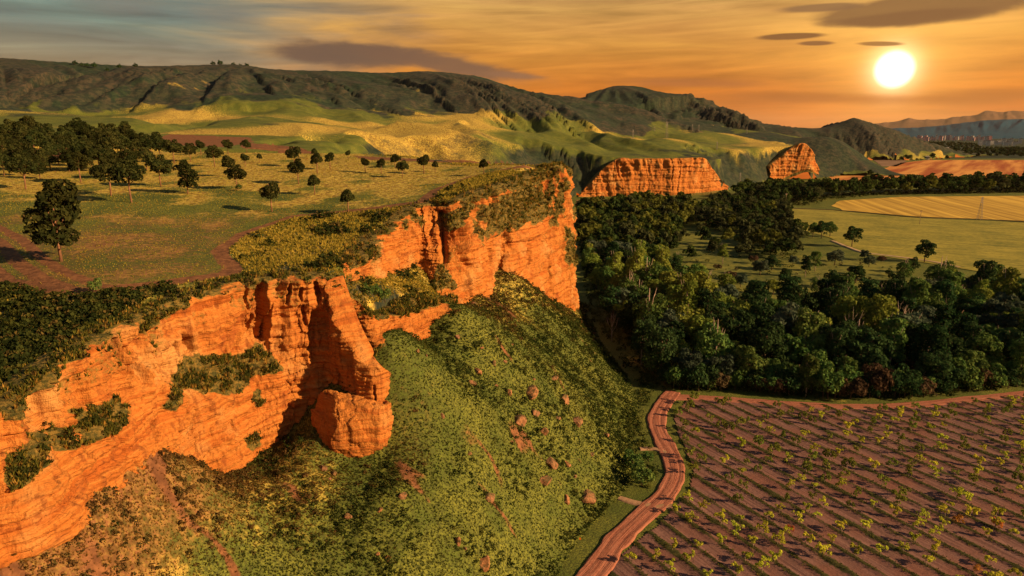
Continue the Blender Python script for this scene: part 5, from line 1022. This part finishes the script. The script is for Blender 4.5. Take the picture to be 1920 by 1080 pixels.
# far dark woods of the plain before the town
fp = px_poly([(1700, 290), (1762, 292), (1920, 296), (2050, 296), (2050, 278), (1840, 279), (1830, 272), (1790, 268), (1705, 268)]); q = poisson(fp, 24., 2600, 5); bv2, bf2 = zip(*[blob_proto(340 + i, 5, 30, 2.9) for i in range(3)])
P_ = np.column_stack([q, np.zeros(len(q))]); tag(link('woodland', joined('woodland', bv2, bf2, P_, g.uniform(1.1, 1.9, len(q)) * np.where(q[:, 1] > 2200, .9, 1.25), g.uniform(0, 6.28, len(q)), TINT, tints(len(q), [(.02, .035, .014), (.035, .05, .018)], [2, 1]))), 'dark far woods on the plain before the town', None, None, 'stuff')
q = [at_z(px, py, 0) for px, py in [(1646, 296), (1655, 297), (1668, 298), (1676, 300), (1684, 299), (1690, 301), (1698, 300), (1705, 301), (1748, 299), (1756, 297), (1640, 293), (1632, 292), (1762, 297)]]
for i, p in enumerate(q): place_tree(FOREST['dark'][i % 2], tuple(p), random.uniform(.8, 1.3), random.uniform(0, 6.28), 'small dark tree beside the white farm sheds', 'tree', 'trees around the farm sheds')

# ------------------------------------------------------------------ far mountains
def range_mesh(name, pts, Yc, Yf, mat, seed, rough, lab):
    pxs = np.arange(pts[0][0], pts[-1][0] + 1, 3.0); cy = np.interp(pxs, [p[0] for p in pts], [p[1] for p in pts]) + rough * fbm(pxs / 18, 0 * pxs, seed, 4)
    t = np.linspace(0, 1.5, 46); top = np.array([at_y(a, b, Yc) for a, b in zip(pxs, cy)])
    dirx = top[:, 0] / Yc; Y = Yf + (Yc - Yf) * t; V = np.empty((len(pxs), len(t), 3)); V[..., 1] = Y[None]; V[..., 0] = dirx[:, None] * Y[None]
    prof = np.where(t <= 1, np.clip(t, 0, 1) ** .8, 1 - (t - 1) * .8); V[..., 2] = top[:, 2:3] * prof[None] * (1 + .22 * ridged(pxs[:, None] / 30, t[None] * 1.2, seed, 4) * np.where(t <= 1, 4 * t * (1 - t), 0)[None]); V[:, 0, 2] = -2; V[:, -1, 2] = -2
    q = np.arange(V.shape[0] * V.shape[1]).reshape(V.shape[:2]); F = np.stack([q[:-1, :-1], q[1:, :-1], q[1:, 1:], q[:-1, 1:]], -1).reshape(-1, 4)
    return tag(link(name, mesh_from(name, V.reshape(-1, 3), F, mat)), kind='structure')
range_mesh('mountains', [(1560, 262), (1600, 252), (1640, 243), (1680, 240), (1720, 239), (1760, 236), (1800, 231), (1840, 226), (1880, 224), (1920, 223), (2000, 220), (2200, 215), (2500, 225)], 6400., 4700., plain_mat('haze blue wooded mountain', (.003, .040, .085), (.006, .058, .11), .01), 3., .8, '')  # blue of distant haze is painted into this wooded range's base colour
range_mesh('mountains', [(1600, 244), (1640, 231), (1680, 228), (1705, 221), (1730, 225), (1760, 224), (1790, 219), (1830, 216), (1850, 207), (1870, 210), (1900, 208), (1930, 209), (2000, 200), (2200, 215), (2500, 225)], 27000., 22000., plain_mat('bare far range', (.09, .05, .03), (.13, .07, .04), .002), 9., 1.5, '')

# ------------------------------------------------------------------ far town, farm, poles
def wallmat(name, col): m, n, b = new_mat(name); f = n.noise(pos(n), .3, 3); n.put(b.inputs['Base Color'], n.mix(f, tuple(x * .85 for x in col), col)); return m
WHITE, PINKW, ROOFR, GLASS, GREYR = wallmat('white wall', (.72, .69, .66)), wallmat('pink wall', (.72, .46, .46)), wallmat('red roof', (.28, .10, .06)), wallmat('window glass', (.05, .06, .07)), wallmat('grey roof', (.22, .21, .21))
def block_house(loc, wx, wy, h, mat, rz, lab, grp, floors):
    e = tag(empty('apartment_building', loc, rz), lab, 'building', grp); b = MB(); b.box(0, 0, h / 2, wx, wy, h); b.build('wall', mat, e); b = MB(); b.box(0, 0, h + .45, wx + .8, wy + .8, .9); b.box(wx * .2, 0, h + 2.2, wx * .25, wy * .5, 2.8); b.build('roof', GREYR, e)
    for k in range(floors):
        b = MB(); zc = h * (k + .55) / floors; b.box(0, -wy / 2 - .05, zc, wx * .86, .2, h / floors * .22); b.build('window', GLASS, e)
g = np.random.default_rng(5)
for i in range(34):
    px = 1712 + i * 4.4 + g.uniform(-1, 1); p = at_y(px, 262.5, 3950 + g.uniform(-120, 250)); block_house((p[0], p[1], 0), g.uniform(9, 15), 12, g.uniform(16, 30), [PINKW, WHITE, PINKW][i % 3], -.5 + g.uniform(-.2, .2), 'far pinkish apartment block in the long row below the blue mountain', 'blocks of the long pink row', 4)
for i in range(15):
    px = 1838 + (i * 5.3) % 78 + g.uniform(-1, 1); p = at_y(px, 265, 2850 + (i % 3) * 190 + g.uniform(-60, 60)); block_house((p[0], p[1], 0), g.uniform(10, 20), 14, g.uniform(11, 24), WHITE, -.4 + g.uniform(-.2, .2), 'white apartment block in the nearer cluster of the far town', 'white blocks of the far town', 4)
def shed(loc, L_, W_, h, rz, lab, roof):
    e = tag(empty('farm_shed', loc, rz), lab, 'shed'); b = MB(); b.box(0, 0, h / 2, L_, W_, h); b.build('wall', WHITE, e); b = MB(); o = .5
    for s_ in (-1, 1): b.add([(-L_ / 2 - o, 0, h + W_ * .22), (L_ / 2 + o, 0, h + W_ * .22), (L_ / 2 + o, s_ * (W_ / 2 + o), h - .1), (-L_ / 2 - o, s_ * (W_ / 2 + o), h - .1), (-L_ / 2 - o, 0, h + W_ * .22 - .25), (L_ / 2 + o, 0, h + W_ * .22 - .25), (L_ / 2 + o, s_ * (W_ / 2 + o), h - .35), (-L_ / 2 - o, s_ * (W_ / 2 + o), h - .35)], [(0, 1, 2, 3), (7, 6, 5, 4), (0, 4, 5, 1), (3, 2, 6, 7), (1, 5, 6, 2), (0, 3, 7, 4)])
    b.add([(-L_ / 2, -W_ / 2, h), (-L_ / 2, W_ / 2, h), (-L_ / 2, 0, h + W_ * .2)], [(0, 1, 2)]); b.add([(L_ / 2, -W_ / 2, h), (L_ / 2, W_ / 2, h), (L_ / 2, 0, h + W_ * .2)], [(0, 2, 1)]); b.build('roof', roof, e)
    b = MB(); b.box(0, -W_ / 2 - .06, h * .4, L_ * .14, .16, h * .8); b.build('door', GLASS, e)
    for k in (-.36, -.2, .2, .36): b = MB(); b.box(L_ * k, -W_ / 2 - .06, h * .6, L_ * .08, .16, h * .28); b.build('window', GLASS, e)
for (px, py), L_, W_, h, rz, lab, rf in (((1726, 298.5), 34, 12, 5, -.15, 'long white farm shed with grey roof behind the orange field', GREYR), ((1714, 294), 26, 10, 5, -.1, 'smaller farm shed behind the long one', ROOFR), ((1741, 297.5), 9, 9, 9, -.2, 'square white farm house at the right end of the sheds', ROOFR), ((1658, 293), 14, 8, 4.5, .1, 'little white shed on the pale fallow field', GREYR), ((1775, 281), 30, 12, 6, -.2, 'white hall in the dark woods before the town', GREYR)):
    p = at_z(px, py, 0); shed(tuple(p), L_, W_, h, rz, lab, rf)
WOODM = bark_mat('pole wood', (.16, .11, .08), (.30, .22, .16)); STEEL = wallmat('steel', (.30, .27, .25))
def top_h(p, ty):
    lo, hi = .5, 90.
    for _ in range(30):
        m_ = (lo + hi) / 2
        if proj(p + np.array([0, 0, m_]))[1] < ty: hi = m_
        else: lo = m_
    return hi
def pole(base, ty, lab):
    p = on_ground(*base); h = top_h(p, ty); e = tag(empty('utility_pole', tuple(p), .5), lab, 'utility pole', 'utility poles'); r = max(.16, h * .017)
    b = MB(); b.tube([(0, 0, -.5), (0, 0, h)], [r, r * .7], 8); b.build('post', WOODM, e); b = MB(); b.box(0, 0, h * .94, h * .2, r * 1.2, r * 1.2); b.build('crossarm', WOODM, e)
    for k in (-1, 0, 1): b = MB(); b.tube([(k * h * .09, 0, h * .95), (k * h * .09, 0, h * .95 + .7)], [.14, .10], 6); b.build('insulator', GLASS, e)
def pylon(base, ty, lab):
    p = on_ground(*base); h = top_h(p, ty); e = tag(empty('power_pylon', tuple(p), .6), lab, 'pylon', 'power pylons'); w0, w1 = h * .085, h * .018; t_ = max(.07, h * .0038)
    lv = np.linspace(0, 1, 8); wd = lambda t: w0 + (w1 - w0) * t
    for sx in (-1, 1):
        for sy in (-1, 1): b = MB(); b.tube([(sx * w0, sy * w0, -.3), (sx * w1, sy * w1, h)], [t_ * 1.3, t_], 4); b.build('leg', STEEL, e)
    b = MB()
    for a, c_ in zip(lv[:-1], lv[1:]):
        A, B = wd(a), wd(c_); za, zb = a * h, c_ * h
        for q1, q2 in (((-1, -1), (1, -1)), ((1, -1), (1, 1)), ((1, 1), (-1, 1)), ((-1, 1), (-1, -1))):
            b.tube([(q1[0] * A, q1[1] * A, za), (q2[0] * B, q2[1] * B, zb)], [t_ * .7] * 2, 3); b.tube([(q2[0] * A, q2[1] * A, za), (q1[0] * B, q1[1] * B, zb)], [t_ * .7] * 2, 3)
    b.build('brace', STEEL, e)
    for k in (.74, .85, .96): b = MB(); b.tube([(-h * .12, 0, h * k), (0, 0, h * k + h * .03), (h * .12, 0, h * k)], [t_, t_ * 1.3, t_], 4); b.tube([(-h * .12, 0, h * k), (h * .12, 0, h * k)], [t_, t_], 4); b.build('crossarm', STEEL, e)
pole((1472, 393), 362, 'wooden utility pole at the left end of the meadow path'); pole((1724, 421), 395, 'wooden utility pole standing in the middle of the green meadow')
pylon((1836, 412), 369, 'lattice pylon at the edge of the golden field')
for (px, py), ty, lab in (((1387, 343), 324, 'small pylon below the slope right of the long cliff'), ((1186, 274), 243, 'pylon on the golden terrace behind the long cliff'), ((1249, 268), 228, 'tallest pylon on the terrace, right of the golden one'), ((1298, 245), 233, 'left pylon of the close pair on the upper terrace'), ((1310, 246), 234, 'right pylon of the close pair on the upper terrace'), ((1344, 282), 266, 'pylon in the dark hollow of the terrace'), ((1400, 252), 242, 'short pylon on the ridge of the terrace'), ((1227, 250), 238, 'thin pylon before the conical hill'), ((647, 280), 267, 'thin pole at the back edge of the plateau')): pylon((px, py), ty, lab)

# ------------------------------------------------------------------ evening air
m = bpy.data.materials.new('air'); m.use_nodes = True; n = NT(m.node_tree); n.n.clear(); out = n.add('ShaderNodeOutputMaterial'); vol = n.add('ShaderNodeVolumePrincipled')
vol.inputs['Color'].default_value = (1.0, .76, .50, 1); vol.inputs['Density'].default_value = 0.7e-5; vol.inputs['Anisotropy'].default_value = 0.0; n.l.new(vol.outputs[0], out.inputs['Volume'])
b = MB(); b.box(0, 35900, 549, 150000, 72600, 1102); h = b.build('haze', m); tag(h, None, None, None, 'stuff')
